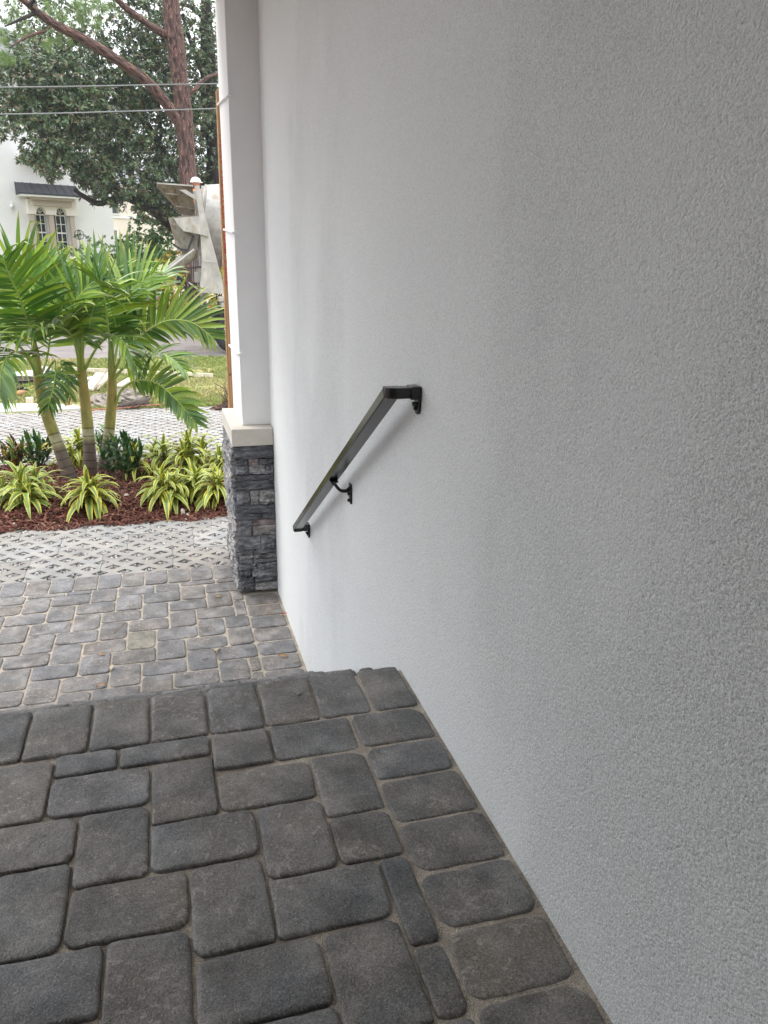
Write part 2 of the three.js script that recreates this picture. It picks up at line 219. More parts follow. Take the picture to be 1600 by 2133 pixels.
function herring(H0, W, L, mirror, b, fn) { // 90 degree herringbone, clipped to b
  for (let m = -16; m <= 16; m++) for (let n = -16; n <= 16; n++) {
    const s = mirror ? -1 : 1, x = H0[0] + s * m * (L + W) - s * n * W, z = H0[1] + m * (L - W) + n * W;
    for (const r of [[x, x + L, z, z + W], mirror ? [x - W, x, z, z + L] : [x + L, x + L + W, z, z + L]]) { const c = clipR(r, b); if (c[1] - c[0] > 0.03 && c[3] - c[2] > 0.03) fn(c, m * 100 + n); }
  }
}
const LY = 0.9875;                                          // upper landing
const bedSheet = (x0, x1, z0, z1, yf, step) => { const g = sheet(x0, x1, z0, z1, 0, Math.round((x1 - x0) / step), Math.round((z1 - z0) / step)), p = g.attributes.position; for (let i = 0; i < p.count; i++) p.setY(i, yf(p.getX(i), p.getZ(i))); g.computeVertexNormals(); return g; };
{
  const top = struct('landing'); rnd = rnd0(401); let k = 4000; const sn = fbm(128, 9, 402, 3);
  const snz = (x, z) => sn[(Math.floor((x + 3) * 25) & 127) + 128 * (Math.floor((z + 4) * 25) & 127)];
  part(top, 'sand_joint', bedSheet(-2.2, WX, -2.17, 0.9, (x, z) => LY - lerp(0.008, 0.0035, sstep(-0.15, 0.42, x + (snz(x, z) - 0.5) * 0.9)) - snz(x + 1, z) * 0.005, 0.014), M.sand);
  const edge = [-2.14, -1.97, -1.80, -1.63, -1.46, -1.29, -1.12, -0.95, -0.78, -0.61, -0.442, -0.275, -0.1125, 0.0485, 0.205, 0.368, 0.5255, 0.668];
  for (let i = 0; i < edge.length - 1; i++) layPaver(top, [edge[i], edge[i + 1], -2.205 + rr(-0.0015, 0.0015), -1.948], LY, 0.0035, 0.06, M.paver, k++, 0.015, 0.006);
  for (const r of [[-0.353, -0.193, -1.945, -1.852], [-0.193, 0.048, -1.945, -1.852], [0.048, 0.209, -1.945, -1.778], [0.209, 0.446, -1.945, -1.778]]) layPaver(top, r, LY, 0.0045, 0.06, M.paver, k++, 0.014, 0.0045);
  let zb = -1.945; const st = [0.166, 0.15, 0.168, 0.165, 0.158, 0.165, 0.162, 0.165, 0.166, 0.16, 0.165]; for (let i = 0; i < 17; i++) { const d = st[i % st.length]; layPaver(top, [0.446, 0.668, zb, zb + d], LY, 0.007, 0.06, M.paver, k++, 0.03, 0.0055); zb += d; }
  herring([-0.352, -1.8485], 0.1615, 0.243, false, [-2.14, 0.446, -1.945, 0.9], (c) => { // the courses against the cut pieces start lower
    const mx = (c[0] + c[1]) / 2; if (mx > -0.353) c[2] = Math.max(c[2], mx > 0.048 ? -1.778 : -1.852); if (c[3] - c[2] < 0.03) return; layPaver(top, c, LY, 0.003, 0.06, M.paver, k++, 0.023, 0.005); });
  part(top, 'slab', box(-2.2, WX - 0.003, 0.0, LY - 0.062, -2.15, 1.0), M.concrete);
}
{ // five treads down to the patio, each with a row of paver nosings
  const st = struct('steps'); let k = 4600; rnd = rnd0(411);
  for (let i = 1; i <= 5; i++) {
    const y = LY - i * 0.1646, z0 = -2.205 - 0.3 * i, tr = part(st, 'step', box(-2.2, WX - 0.004, i === 5 ? -0.04 : y - 0.25, y - 0.052, z0 + 0.022, z0 + 0.33), M.concrete); tr.name = numbered('step');
    let x = -2.14 + rr(0, 0.1); while (x < 0.66) { let x1 = x + rr(0.158, 0.172); if (x1 > 0.62) x1 = 0.668; layPaver(tr, [x, x1, z0 + rr(-0.006, 0.006), z0 + 0.255], y, 0.006, 0.055, M.paverOut, k++, 0.02, 0.011); x = x1; }
  }
}
{
  const pa = struct('patio'); let k = 5000; rnd = rnd0(421); const sn = fbm(128, 9, 422, 3);
  part(pa, 'sand_joint', bedSheet(-2.4, WX, -5.815, -3.6, (x, z) => -0.0045 - sn[(Math.floor((x + 3) * 25) & 127) + 128 * (Math.floor((z + 7) * 25) & 127)] * 0.005, 0.03), M.sand);
  const lp = (r, joint = 0.008, m = M.paverOut) => layPaver(pa, r, 0, joint, 0.05, m, k++, 0.027, 0.005);
  for (let i = 0; i < 15; i++) { const x1 = 0.405 - i * 0.1655; lp([x1 - 0.1655, x1, -5.82, -5.548], 0.005); }
  let z = -5.195; for (let i = 0; i < 10; i++) { lp([0.425, 0.662, z, z + 0.19], 0.009); z += 0.19; }
  herring([-0.958, -5.045], 0.176, 0.258, true, [-2.4, 0.425, -5.545, -3.6], (c) => {
    const ol = Math.abs(c[0] + 0.352) < 0.05 && Math.abs(c[2] + 4.77) < 0.08 && c[3] - c[2] > 0.2; const m = lp(c, 0.0085, ol ? M.paverOlive : M.paverOut); if (ol && m) m.userData.label = 'olive tinted paver';
  });
}
// ---------------------------------------------------------------- turf block: concrete grids with diamond cells filled with stone chips
const TX = 0.18, TZ = 0.1175;
const turfBlock = (soft) => {
  const  hx = 0.062, hz = 0.053; const o = []; // outline with half cells cut into both sides on the odd rows
  const s = new THREE.Shape(); const L = 0.0008, Rr = TX * 3 - 0.0008, B = 0.0008, T = TZ * 4 - 0.0008, zc = (r) => (r + 0.5) * TZ;
  s.moveTo(L, B); s.lineTo(Rr, B); for (const r of [1, 3]) { s.lineTo(Rr, zc(r) - hz); s.lineTo(Rr - hx, zc(r)); s.lineTo(Rr, Math.min(T, zc(r) + hz)); } if (zc(3) + hz < T) s.lineTo(Rr, T); s.lineTo(L, T); for (const r of [3, 1]) { s.lineTo(L, Math.min(T, zc(r) + hz)); s.lineTo(L + hx, zc(r)); s.lineTo(L, zc(r) - hz); } s.closePath();
  const hole = (x, z) => { const h = new THREE.Path(); h.moveTo(x - hx, z); h.lineTo(x, z + hz); h.lineTo(x + hx, z); h.lineTo(x, z - hz); h.closePath(); s.holes.push(h); };
  for (const r of [0, 2]) for (let i = 0; i < 3; i++) hole((i + 0.5) * TX, zc(r)); for (const r of [1, 3]) for (const i of [1, 2]) hole(i * TX, zc(r));
  const g = new THREE.ExtrudeGeometry(s, { depth: 0.05, bevelEnabled: soft, bevelSize: 0.002, bevelOffset: -0.002, bevelThickness: 0.003, bevelSegments: 2 }); g.rotateX(Math.PI / 2); g.translate(0, soft ? -0.003 : 0, 0); return g;
};
const turfG = [turfBlock(true), turfBlock(false)].map((g) => [0, 1, 2, 3].map((k) => muv(g.clone(), k * 0.71, k * 0.37)));
const chipG = [0, 1, 2].map((k) => { const g = new THREE.IcosahedronGeometry(1, 0), p = g.attributes.position, r = rnd0(440 + k), m = new Map(); for (let i = 0; i < p.count; i++) { const key = [p.getX(i), p.getY(i), p.getZ(i)].map((v) => v.toFixed(3)).join(); if (!m.has(key)) m.set(key, 0.6 + r() * 0.6); const f = m.get(key); p.setXYZ(i, p.getX(i) * f, p.getY(i) * f * 0.7, p.getZ(i) * f); } g.computeVertexNormals(); return g; });
function turfArea(root, x0, x1, z0, z1, y, near, skip) { // blocks laid from (x0, z1) away from the viewer, cells get chips
  const chips = []; let row = 0;
  for (let z = z1; z > z0; z -= TZ * 4, row++) for (let x = x0 + (row % 3) * TX - TX * 3; x < x1; x += TX * 3) {
    if (skip(x, x + TX * 3, z - TZ * 4, z)) continue;
    const m = part(root, numbered('turf_block'), turfG[near ? 0 : 1][Math.floor(rnd() * 4)], pick(M.turf)); m.position.set(x, y + rr(-0.003, 0.003), z - TZ * 4); m.rotation.set(rr(-0.002, 0.002), 0, rr(-0.002, 0.002));
    for (let r = 0; r < 4; r++) for (let i = 0; i <= 3; i++) { const cx = r % 2 ? x + i * TX : x + (i + 0.5) * TX; if (r % 2 === 0 && i === 3) continue; if (r % 2 && i === 3) continue; const cz = z - TZ * 4 + (r + 0.5) * TZ; const N = near ? 46 : 8, fill = rr(0.25, 1);
      for (let q = 0; q < N * fill; q++) { let u = rr(-1, 1), v = rr(-1, 1); if (Math.abs(u) + Math.abs(v) > 0.92) { u *= 0.45; v *= 0.45; } const g = rnd(); const c = g < 0.62 ? rr(0.4, 0.7) : g < 0.85 ? rr(0.2, 0.35) : rr(0.05, 0.12), sz = near ? rr(0.006, 0.012) : rr(0.008, 0.016); chips.push({ p: [cx + u * 0.056, y - (near ? rr(0.003, 0.018) : rr(0.006, 0.02)), cz + v * 0.047], e: [rr(0, 6), rr(0, 6), rr(0, 6)], s: sz, c: [c, c * rr(0.94, 1), c * rr(0.88, 0.99)] }); } }
  }
  for (let k = 0; k < 3; k++) part(root, 'stone_chips', instanced(chipG[k], std([1, 1, 1], 0.8), chips.filter((_, i) => i % 3 === k)), null, null, true);
}
{
  rnd = rnd0(451);
  const a = struct('turf_block_strip'); part(a, 'gravel_bed', bedSheet(-3.3, 1.6, -7.75, -5.83, () => -0.024, 0.12), M.bed);
  turfArea(a, -2.75, 1.4, -7.25, -5.824, -0.008, true, () => false);
  const b = struct('driveway'); part(b, 'gravel_bed', bedSheet(-7, 3.6, -13.3, -8.4, () => -0.045, 0.4), M.bed);
  turfArea(b, -5.6, 3.2, -13.0, -8.55, -0.008, false, (x, X, z) => x < -5.6);
}

// ---------------------------------------------------------------- the wall, the porch round the viewer, the pillar
{
  const w = thing('stucco_wall', 'long off-white sand-textured stucco wall running along the steps, rail fixed to it', 'wall');
  const g = new THREE.PlaneGeometry(7.3, 4.1); g.rotateY(-Math.PI / 2); g.translate(WX, 2.03, -2.35); const p = g.attributes.position, u = g.attributes.uv; for (let i = 0; i < p.count; i++) u.setXY(i, p.getZ(i), p.getY(i));
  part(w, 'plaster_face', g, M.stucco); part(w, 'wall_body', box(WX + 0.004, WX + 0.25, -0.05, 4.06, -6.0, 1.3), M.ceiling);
  const c = thing('porch_ceiling', 'plain painted ceiling above the paved porch, out of sight overhead', 'ceiling'); part(c, 'ceiling_slab', box(-2.6, WX + 0.25, 4.06, 4.26, -6.0, 1.3), M.ceiling);
  const h = thing('house_wall', 'painted wall of the house closing the porch behind the viewer, with an unseen side wall shaped to shade it', 'wall'); part(h, 'wall_body', box(-2.6, WX + 0.25, LY - 0.1, 4.06, 1.304, 1.55), M.ceiling);
  part(h, 'unseen_side_wall', box(-2.6, -2.35, 0, 4.058, -1.3, 1.302), M.ceiling);  // unseen side wall, its length chosen to keep light off the near stucco
}
const PZ = -5.208;
{
  const t = thing('pillar', 'white square pillar on a dark ledge stone base at the end of the wall', 'pillar', [0, 0, 0]); rnd = rnd0(501);
  part(t, 'shaft', box(0.481, WX + 0.02, 1.2, 4.055, -6.003, -5.318, 0.006), M.smooth);
  part(t, 'cap', box(0.394, WX - 0.002, 1.082, 1.199, -6.03, -5.185, 0.005), M.capStone);
  part(t, 'base_core', box(0.43, WX - 0.003, 0.0, 1.081, -6.0, PZ - 0.03), std([0.03, 0.03, 0.032], 0.9));
  const rowsF = [ // [y0, y1, [[u0, u1, tone], ...]] with u across the front face; tops down
    [0.985, 1.08, [[0, 1, 1]]], [0.94, 0.985, [[0, 0.36, 1], [0.36, 0.62, 4], [0.62, 1, 1]]], [0.875, 0.94, [[0.02, 0.36, 0], [0.36, 0.79, 2], [0.79, 1, 0]]], [0.832, 0.875, [[0, 1, 1]]], [0.762, 0.832, [[0, 1, 1]]],
    [0.655, 0.762, [[0.02, 0.37, 0], [0.37, 0.60, 2], [0.60, 1, 2]]], [0.595, 0.655, [[0, 1, 1]]], [0.55, 0.595, [[0, 0.66, 1], [0.66, 1, 1]]], [0.508, 0.55, [[0.02, 0.4, 0], [0.4, 1, 4]]], [0.435, 0.508, [[0.02, 0.4, 0], [0.4, 1, 3]]],
    [0.325, 0.435, [[0, 0.6, 0], [0.6, 1, 0]]], [0.29, 0.325, [[0.03, 0.39, 0], [0.39, 1, 0]]], [0.255, 0.29, [[0.03, 0.39, 2], [0.39, 1, 2]]], [0.225, 0.255, [[0.03, 0.39, 0], [0.39, 1, 0]]], [0.18, 0.225, [[0, 0.48, 0], [0.48, 1, 0]]], [0.12, 0.18, [[0, 0.33, 1], [0.33, 1, 0]]],
    [0.075, 0.12, [[0.04, 0.4, 1], [0.4, 1, 1]]], [0.012, 0.075, [[0.04, 0.4, 1], [0.4, 1, 2]]]];
  const stone = (w, h, d, seed) => { // rough split face towards +z, a 7 x 4 grid with ragged ledges
    const g = new THREE.BoxGeometry(w, h, d, 7, 4, 2), p = g.attributes.position, r = rnd0(seed), H = new Map(), led = [r() * 0.014, r() * 0.014, r() * 0.014, r() * 0.014, r() * 0.014];
    for (let i = 0; i < p.count; i++) { const x = p.getX(i), y = p.getY(i), z = p.getZ(i), k = [x, y, z].map((v) => v.toFixed(4)).join(); if (!H.has(k)) H.set(k, [r() - 0.5, r() - 0.5, r() - 0.5]); const [a, b, c] = H.get(k); const row = Math.round((y / h + 0.5) * 4), e = Math.abs(y) > h * 0.49 || Math.abs(x) > w * 0.495; if (z > d * 0.45) p.setXYZ(i, x * (1 - 0.01) + a * 0.003, y * 0.985 + b * 0.006, z + c * 0.013 + led[row] - (e ? 0.007 : 0)); else if (z > -d * 0.2) p.setXYZ(i, x + a * 0.002, y + b * 0.003, z); }
    const q = muv(g, r() * 3, r() * 3); q.computeVertexNormals(); return q;
  };
  let k = 5100; const X0 = 0.404, X1 = WX - 0.002;
  for (const [y0, y1, cells] of rowsF) for (const [u0, u1, tone] of cells) { const w = (X1 - X0) * (u1 - u0) - 0.003, h = y1 - y0 - 0.003, pro = rr(-0.012, 0.008); const m = part(t, numbered('stone'), stone(w, h, 0.06, k++), M.ledge[tone]); m.position.set(lerp(X0, X1, (u0 + u1) / 2), (y0 + y1) / 2, PZ - 0.032 + pro); }
  let y = 0.015; while (y < 1.06) { const h = Math.min(rr(0.04, 0.075), 1.08 - y); let z = -5.225; while (z > -6.0) { const l = Math.min(rr(0.12, 0.34), z + 6.0); if (l < 0.05) break; const m = part(t, numbered('stone'), stone(l - 0.004, h - 0.003, 0.07, k++), M.ledge[pick([0, 0, 2, 2, 3])]); m.rotation.y = -Math.PI / 2; m.position.set(0.427 + rr(-0.012, 0.01), y + h / 2, z - l / 2); z -= l; } y += h; }
  // white tie straps drawn round the shaft, their ends rolled up at the near corner
  rnd = rnd0(511); const mS = std([0.85, 0.85, 0.84], 0.6);
  const tie = (yn, yb, label) => { const o = thing('tie_strap', label, 'strap', [0.48, yn, -5.32], null); part(o, 'strap', limb([[0.006, 0, 0.0], [-0.006, 0, -0.03], [-0.006, (yb - yn) * 0.5, -0.36], [-0.006, yb - yn, -0.72]], [0.008, 0.008, 0.008], 8, 4), mS); part(o, 'rolled_end', limb([[-0.006, 0, -0.015], [0.008, 0.004, 0.007], [0.03, -0.002, 0.008], [0.036, -0.016, 0.007]], [0.008, 0.0095, 0.008], 8, 4), mS); };
  tie([0.479, 3.222, -5.318][1], [0.484, 3.298, -6][1], 'topmost white tie strap round the pillar, its end rolled at the corner');
  tie([0.476, 2.443, -5.318][1], [0.483, 2.488, -6][1], 'white tie strap at mid height of the pillar, beside the mixer hood');
  tie([0.485, 1.678, -5.318][1], [0.497, 1.671, -6][1], 'lowest thin white tie strap on the pillar, above the cap');
}
{ // the timber behind the pillar, with its red stamp
  const t = thing('timber_post', 'upright timber behind the white pillar with red stamped lettering', 'timber', [0.464, 0, -6.1]);
  const b = bar([0, 0, 0], [0.028, 3.395, 0], 0.046, 0.09, 0.003, [0, 0, 1]); part(t, 'stud', b, M.wood);
  for (const [x, y] of [[0.02, 2.35], [0.012, 1.45], [0.008, 0.95]]) part(t, 'knot', (() => { const g = new THREE.SphereGeometry(0.009, 8, 6); g.scale(0.8, 1.3, 0.35); g.translate(x - 0.004, y, 0.045); return g; })(), std([0.2, 0.1, 0.05], 0.8));
  const font = await new FontLoader().loadAsync('fonts/droid/droid_sans_bold.typeface.json');
  const g = new TextGeometry('HEAT TREATED S-DRY PINE', { font, size: 0.026, depth: 0.0015, curveSegments: 3 }); g.computeBoundingBox(); const L = g.boundingBox.max.x; g.scale(1.02 / L, 1, 1); g.rotateZ(-Math.PI / 2 - 0.0082); g.translate(0.0 + 0.013, 3.12, 0.0455); part(t, 'stamp', g, M.red);
}
// ---------------------------------------------------------------- the handrail
{
  const t = thing('handrail', 'short black metal handrail sloping down the stucco wall on three brackets', 'handrail', [0, 0, 0]);
  const A = [0.596, 1.909, -2.066], B = [0.608, 0.931, -3.845], r = std([0.014, 0.014, 0.015], 0.22), d = V(B).sub(V(A)), L = d.length(); d.normalize();
  const rail = new RoundedBoxGeometry(0.045, 0.03, L + 0.008, 3, 0.004); rail.applyMatrix4(new THREE.Matrix4().lookAt(V(B), V(A), V(0, 1, 0))); rail.translate((A[0] + B[0]) / 2, (A[1] + B[1]) / 2, (A[2] + B[2]) / 2); part(t, 'rail', muv(rail), r);
  const elbow = (x, y, z, s) => { // flat return to the wall with a rounded outer corner, in plan
    const sh = new THREE.Shape(); const w = 0.038; sh.moveTo(x + 0.026, -w / 2); sh.lineTo(WX - 0.012, -w / 2); sh.lineTo(WX - 0.012, w / 2); sh.lineTo(x + 0.01, w / 2); sh.absarc(x + 0.01, w / 2 - 0.028, 0.028, Math.PI / 2, Math.PI, false); sh.lineTo(x - 0.018, -w / 2 - 0.006); sh.lineTo(x + 0.02, -w / 2 - 0.006); sh.closePath();
    const g = new THREE.ExtrudeGeometry(sh, { depth: 0.026, bevelEnabled: true, bevelSize: 0.002, bevelThickness: 0.002, bevelSegments: 2, curveSegments: 8 }); g.rotateX(-Math.PI / 2); if (s < 0) g.scale(1, 1, 1); g.translate(0, y - 0.013, z); return g; };
  // the corner's arc faces the viewer at the top end and away from him at the bottom end
  { const g = elbow(A[0], A[1] + 0.002, 0, 1); const p = g.attributes.position; for (let i = 0; i < p.count; i++) p.setZ(i, -p.getZ(i) - 2.052); const ix = []; for (let i = 0; i < p.count; i += 3) ix.push(i, i + 2, i + 1); g.setIndex(ix); const q = g.toNonIndexed(); q.computeVertexNormals(); part(t, 'return_elbow', q, r); }
  part(t, 'return_elbow', elbow(B[0], B[1] + 0.002, -3.842, 1), r);
  const bracket = (y, z) => { const q = part(t, 'wall_bracket', [box(WX - 0.031, WX - 0.001, y - 0.017, y + 0.019, z - 0.025, z + 0.025, 0.003)], M.black);
    const pl = new THREE.Shape(); pl.moveTo(-0.02, 0.02); pl.lineTo(0.02, 0.02); pl.lineTo(0.02, -0.03); pl.absarc(0, -0.036, 0.018, 0, -Math.PI, true); pl.lineTo(-0.02, -0.03); const g = new THREE.ExtrudeGeometry(pl, { depth: 0.006, bevelEnabled: true, bevelSize: 0.001, bevelThickness: 0.001, bevelSegments: 1 }); g.rotateY(-Math.PI / 2); g.translate(WX - 0.001, y - 0.006, z); part(q, 'wall_plate', g, M.black);
    part(q, 'screw', [cyl([WX - 0.022, y - 0.03, z + 0.008], [WX - 0.006, y - 0.03, z + 0.008], 0.006, 0.006, 10), cyl([WX - 0.014, y - 0.044, z - 0.004], [WX - 0.005, y - 0.044, z - 0.004], 0.006, 0.006, 10)], M.black); };
  bracket(A[1] + 0.001, -2.05); bracket(B[1], -3.85);
  const s = 0.463, c = [lerp(A[0], B[0], s) + 0.002, lerp(A[1], B[1], s) - 0.016, lerp(A[2], B[2], s) + 0.008]; // middle bracket hangs below the rail
  const m = part(t, 'middle_bracket', limb([[c[0], c[1] + 0.002, c[2]], [c[0] + 0.006, c[1] - 0.014, c[2] + 0.002], [c[0] + 0.026, c[1] - 0.038, c[2] + 0.004], [c[0] + 0.05, c[1] - 0.042, c[2] + 0.005], [WX - 0.004, c[1] - 0.034, c[2] + 0.005]], [0.0075, 0.0065, 0.0065, 0.0075, 0.011], 10, 4), M.black);
  part(m, 'saddle', [box(c[0] - 0.016, c[0] + 0.016, c[1] - 0.004, c[1] + 0.004, c[2] - 0.02, c[2] + 0.02, 0.003), cyl([c[0], c[1], c[2]], [c[0], c[1] - 0.014, c[2]], 0.011, 0.009, 12)], M.black);
  part(m, 'wall_plate', box(WX - 0.008, WX - 0.001, c[1] - 0.094, c[1] - 0.012, c[2] - 0.012, c[2] + 0.022, 0.003), M.black);
  part(m, 'screw', [0, 1].map((k) => cyl([WX - 0.016, c[1] - 0.055 - k * 0.026, c[2] + 0.005], [WX - 0.006, c[1] - 0.055 - k * 0.026, c[2] + 0.005], 0.006, 0.006, 10)), M.black);
}
// ---------------------------------------------------------------- fallen leaves and twigs on the paving
{
  rnd = rnd0(521); const leafG = (l, w) => { const g = new THREE.PlaneGeometry(l, w, 6, 2), p = g.attributes.position; for (let i = 0; i < p.count; i++) { const u = p.getX(i) / l + 0.5, v = p.getY(i); const k = Math.sin(Math.PI * clamp(u, 0.02, 0.98)); p.setXYZ(i, p.getX(i), v * k, Math.abs(v) * 0.5 + k * l * 0.12); } g.rotateX(-Math.PI / 2); g.computeVertexNormals(); return g; };
  const g1 = leafG(0.05, 0.017), mats = { tan: std([0.42, 0.24, 0.10], 0.8, { side: THREE.DoubleSide }), pale: std([0.55, 0.48, 0.36], 0.8, { side: THREE.DoubleSide }), red: std([0.42, 0.05, 0.04], 0.7, { side: THREE.DoubleSide }), brown: std([0.2, 0.1, 0.05], 0.8, { side: THREE.DoubleSide }) };
  const lf = (p, rot, m, s, label) => { const o = new THREE.Mesh(g1, mats[m]); o.name = numbered('fallen_leaf'); o.position.set(p[0], p[1] + 0.004, p[2]); o.rotation.set(rr(-0.2, 0.2), rot, rr(-0.15, 0.15)); o.scale.setScalar(s); o.castShadow = o.receiveShadow = true; scene.add(o); tag(o, label, 'leaf'); };
  lf([0.659, 0, -4.785], 0.6, 'red', 1.0, 'small red fallen leaf on the lower pavers against the wall');
  lf([0.562, 0, -4.196], -0.4, 'tan', 1.2, 'tan fallen leaf by the wall foot just beyond the steps');
  lf([0.633, 0, -4.104], 0.1, 'tan', 0.8, 'curled tan leaf right in the corner of wall and lowest step');
  lf([-0.463, 0, -4.099], 0.5, 'tan', 1.35, 'bright tan leaf lying near the left part of the lowest step');
  lf([-0.423, 0, -4.301], 1.4, 'pale', 1.2, 'pale dry leaf standing in a joint of the lower pavers');
  lf([-0.49, 0, -4.481], -0.2, 'tan', 1.0, 'tan leaf on a paver joint left of the olive paver');
  lf([0.183, 0, -4.367], 0.9, 'pale', 1.25, 'whitish leaf on the joint between two right hand lower pavers');
  lf([0.109, 0, -4.273], 0.2, 'brown', 0.7, 'small brown curled leaf on the lower pavers left of the whitish leaf');
  lf([0.248, 0, -5.184], -0.3, 'tan', 1.0, 'tan leaf on a lower paver near the stone pillar base');
  lf([-0.015, 0, -4.116], 0.2, 'pale', 0.55, 'tiny pale scrap in a joint just beyond the lowest step');
  const needle = (p, a, l, label) => { const o = tag(new THREE.Mesh(limb([[-l / 2, 0.004, 0], [0, 0.01, 0.01], [l / 2, 0.004, 0]], [0.0022, 0.0022], 5, 4), mats.tan), label, 'pine needle'); o.name = numbered('pine_needle'); o.position.set(...p); o.rotation.y = a; scene.add(o); };
  needle([-0.727, 0, -4.996], 1.35, 0.16, 'reddish dry pine needle on the left lower pavers'); needle([-0.405, 0, -4.849], 1.2, 0.16, 'reddish dry pine needle on the pale square paver above the olive one');
  const peb = (p, s, label) => { const g = new THREE.IcosahedronGeometry(s, 1); g.scale(1.2, 0.75, 1); const o = tag(new THREE.Mesh(g, M.concrete), label, 'pebble'); o.name = numbered('pebble'); o.position.set(p[0], p[1] + s * 0.6, p[2]); scene.add(o); };
  peb([0.325, 0.988, -2.093], 0.0065, 'tiny grey pebble on a paver of the landing edge');
}

// ---------------------------------------------------------------- planted bed
{
  rnd = rnd0(601); const by = (x, z) => { const e = Math.min(sstep(-7.02, -7.5, z + 0.05 * Math.sin(x * 5)), sstep(-9.6, -9.0, z), sstep(1.2, 0.5, x)); return -0.012 + 0.09 * e + 0.02 * Math.sin(x * 3.1 + 1) * Math.sin(z * 2.7) * e; };
  const bed = struct('mulch_bed'); part(bed, 'soil', bedSheet(-4.2, 1.3, -9.75, -7.0, (x, z) => by(x, z) - 0.02 - (sstep(-7.06, -7.0, z) + sstep(-9.55, -9.75, z)) * 0.05, 0.06), M.soil);
  const chip = new THREE.BoxGeometry(1, 1, 1, 2, 1, 1), p = chip.attributes.position; for (let i = 0; i < p.count; i++) { const u = p.getX(i); p.setXYZ(i, u, p.getY(i) * (1 - Math.abs(u) * 0.7) + (1 - 4 * u * u) * 0.3, p.getZ(i) * (1 - Math.abs(u) * 0.8)); } chip.computeVertexNormals();
  const list = []; for (let i = 0; i < 17000; i++) { const x = rr(-3.4, 1.15), z = i < 9000 ? rr(-7.75, -7.06 + 0.035 * Math.sin(x * 11)) : rr(-9.6, -7.6), v = rr(0.5, 1.5), k = rnd(); list.push({ p: [x, by(x, z) + rr(-0.012, 0.02), z], e: [rr(-0.5, 0.5), rr(0, 6.28), rr(-0.6, 0.6)], s: [rr(0.025, 0.085), rr(0.004, 0.01), rr(0.008, 0.022)], c: k > 0.965 ? [0.36, 0.22, 0.12] : [0.14 * v, 0.05 * v, 0.033 * v] }); }
  part(bed, 'bark_chips', instanced(chip, std([1, 1, 1], 0.85), list), null, null, true);

  // a strap leaf: rows of five points, yellow edges and a green middle, arching over
  const strap = (len, w, rise, droop, cols, tw = 0, fold = 0.25, seg = 7) => {
    const pos = [], col = [], idx = [], uv = []; let x = 0, y = 0, a = rise; const n = 5, cw = [-1, -0.55, 0, 0.55, 1];
    for (let i = 0; i <= seg; i++) { const t = i / seg, k = w * Math.pow(Math.sin(Math.PI * Math.pow(0.09 + t * 0.91, 0.72)), 0.8) * (i === seg ? 0.02 : 1); for (let j = 0; j < n; j++) { const q = tw * t, zz = cw[j] * k, up = Math.abs(cw[j]) * k * fold; pos.push(x - Math.sin(a) * up, y + Math.cos(a) * up + zz * Math.sin(q), zz * Math.cos(q)); const c = cols[Math.abs(j - 2)]; const v = 0.9 + 0.2 * rnd(); col.push(c[0] * v, c[1] * v, c[2] * v); uv.push(t, j / 4); } a -= droop / seg * (0.5 + t); x += Math.cos(a) * len / seg; y += Math.sin(a) * len / seg; }
    for (let i = 0; i < seg; i++) for (let j = 0; j < n - 1; j++) { const q = i * n + j; idx.push(q, q + 1, q + n, q + n, q + 1, q + n + 1); }
    const g = new THREE.BufferGeometry(); g.setAttribute('position', new THREE.Float32BufferAttribute(pos, 3)); g.setAttribute('color', new THREE.Float32BufferAttribute(col, 3)); g.setAttribute('uv', new THREE.Float32BufferAttribute(uv, 2)); g.setIndex(idx); g.computeVertexNormals(); return g;
  };
  const leafM = new THREE.MeshPhysicalMaterial({ vertexColors: true, roughness: 0.45, side: THREE.DoubleSide, transmission: 0.15, thickness: 0 });
  const Y = [0.88, 0.74, 0.06], Yp = [0.74, 0.7, 0.10], Gn = [0.17, 0.29, 0.05], Gd = [0.08, 0.18, 0.055], Gp = [0.24, 0.32, 0.09];
  const dVar = [[], []]; for (let k = 0; k < 8; k++) { dVar[0].push(strap(0.34 * rr(0.85, 1.15), 0.03, rr(0.55, 1.0), rr(1.5, 2.3), [Gd, [0.3, 0.36, 0.07], Y], rr(-0.4, 0.4))); dVar[1].push(strap(0.34 * rr(0.85, 1.15), 0.027, rr(0.5, 1.0), rr(1.2, 2.1), [Gn, Gp, Yp], rr(-0.5, 0.5))); }
  const upr = [0, 1, 2].map(() => strap(0.24, 0.03, rr(0.95, 1.25), rr(0.6, 1.2), [Gd, [0.3, 0.36, 0.07], Y], 0));
  const woody = std([0.16, 0.13, 0.08], 0.9);
  function dracaena(x, z, R, H, heads, mix, label) { // several leafy heads on short stems
    const y0 = by(x, z) - 0.02, t = thing('variegated_plant', label, 'plant', [x, y0, z]);
    heads.forEach(([hx, hz, hh, n], q) => { part(t, 'stem', limb([[hx * 0.3, 0, hz * 0.3], [hx * 0.7, hh * 0.5, hz * 0.7], [hx, hh, hz]], [0.012, 0.01], 6, 3), woody); for (let i = 0; i < n; i++) { const ring = i / n, g = ring > 0.9 ? pick(upr) : pick(dVar[rnd() < mix ? 0 : 1]); const m = part(t, numbered('leaf'), g, leafM); m.position.set(hx, hh * (0.35 + 0.65 * ring) , hz); m.rotation.set(rr(-0.15, 0.15), i * 2.4 + rr(-0.35, 0.35), (ring - 0.55) * 1.0 + rr(-0.25, 0.2), 'YXZ'); m.scale.setScalar(R * (1.12 - 0.35 * ring) * rr(0.85, 1.1)); } });
    t.rotation.y = rr(0, 6.28); t.scale.setScalar(rr(0.82, 1.04)); return t;
  }
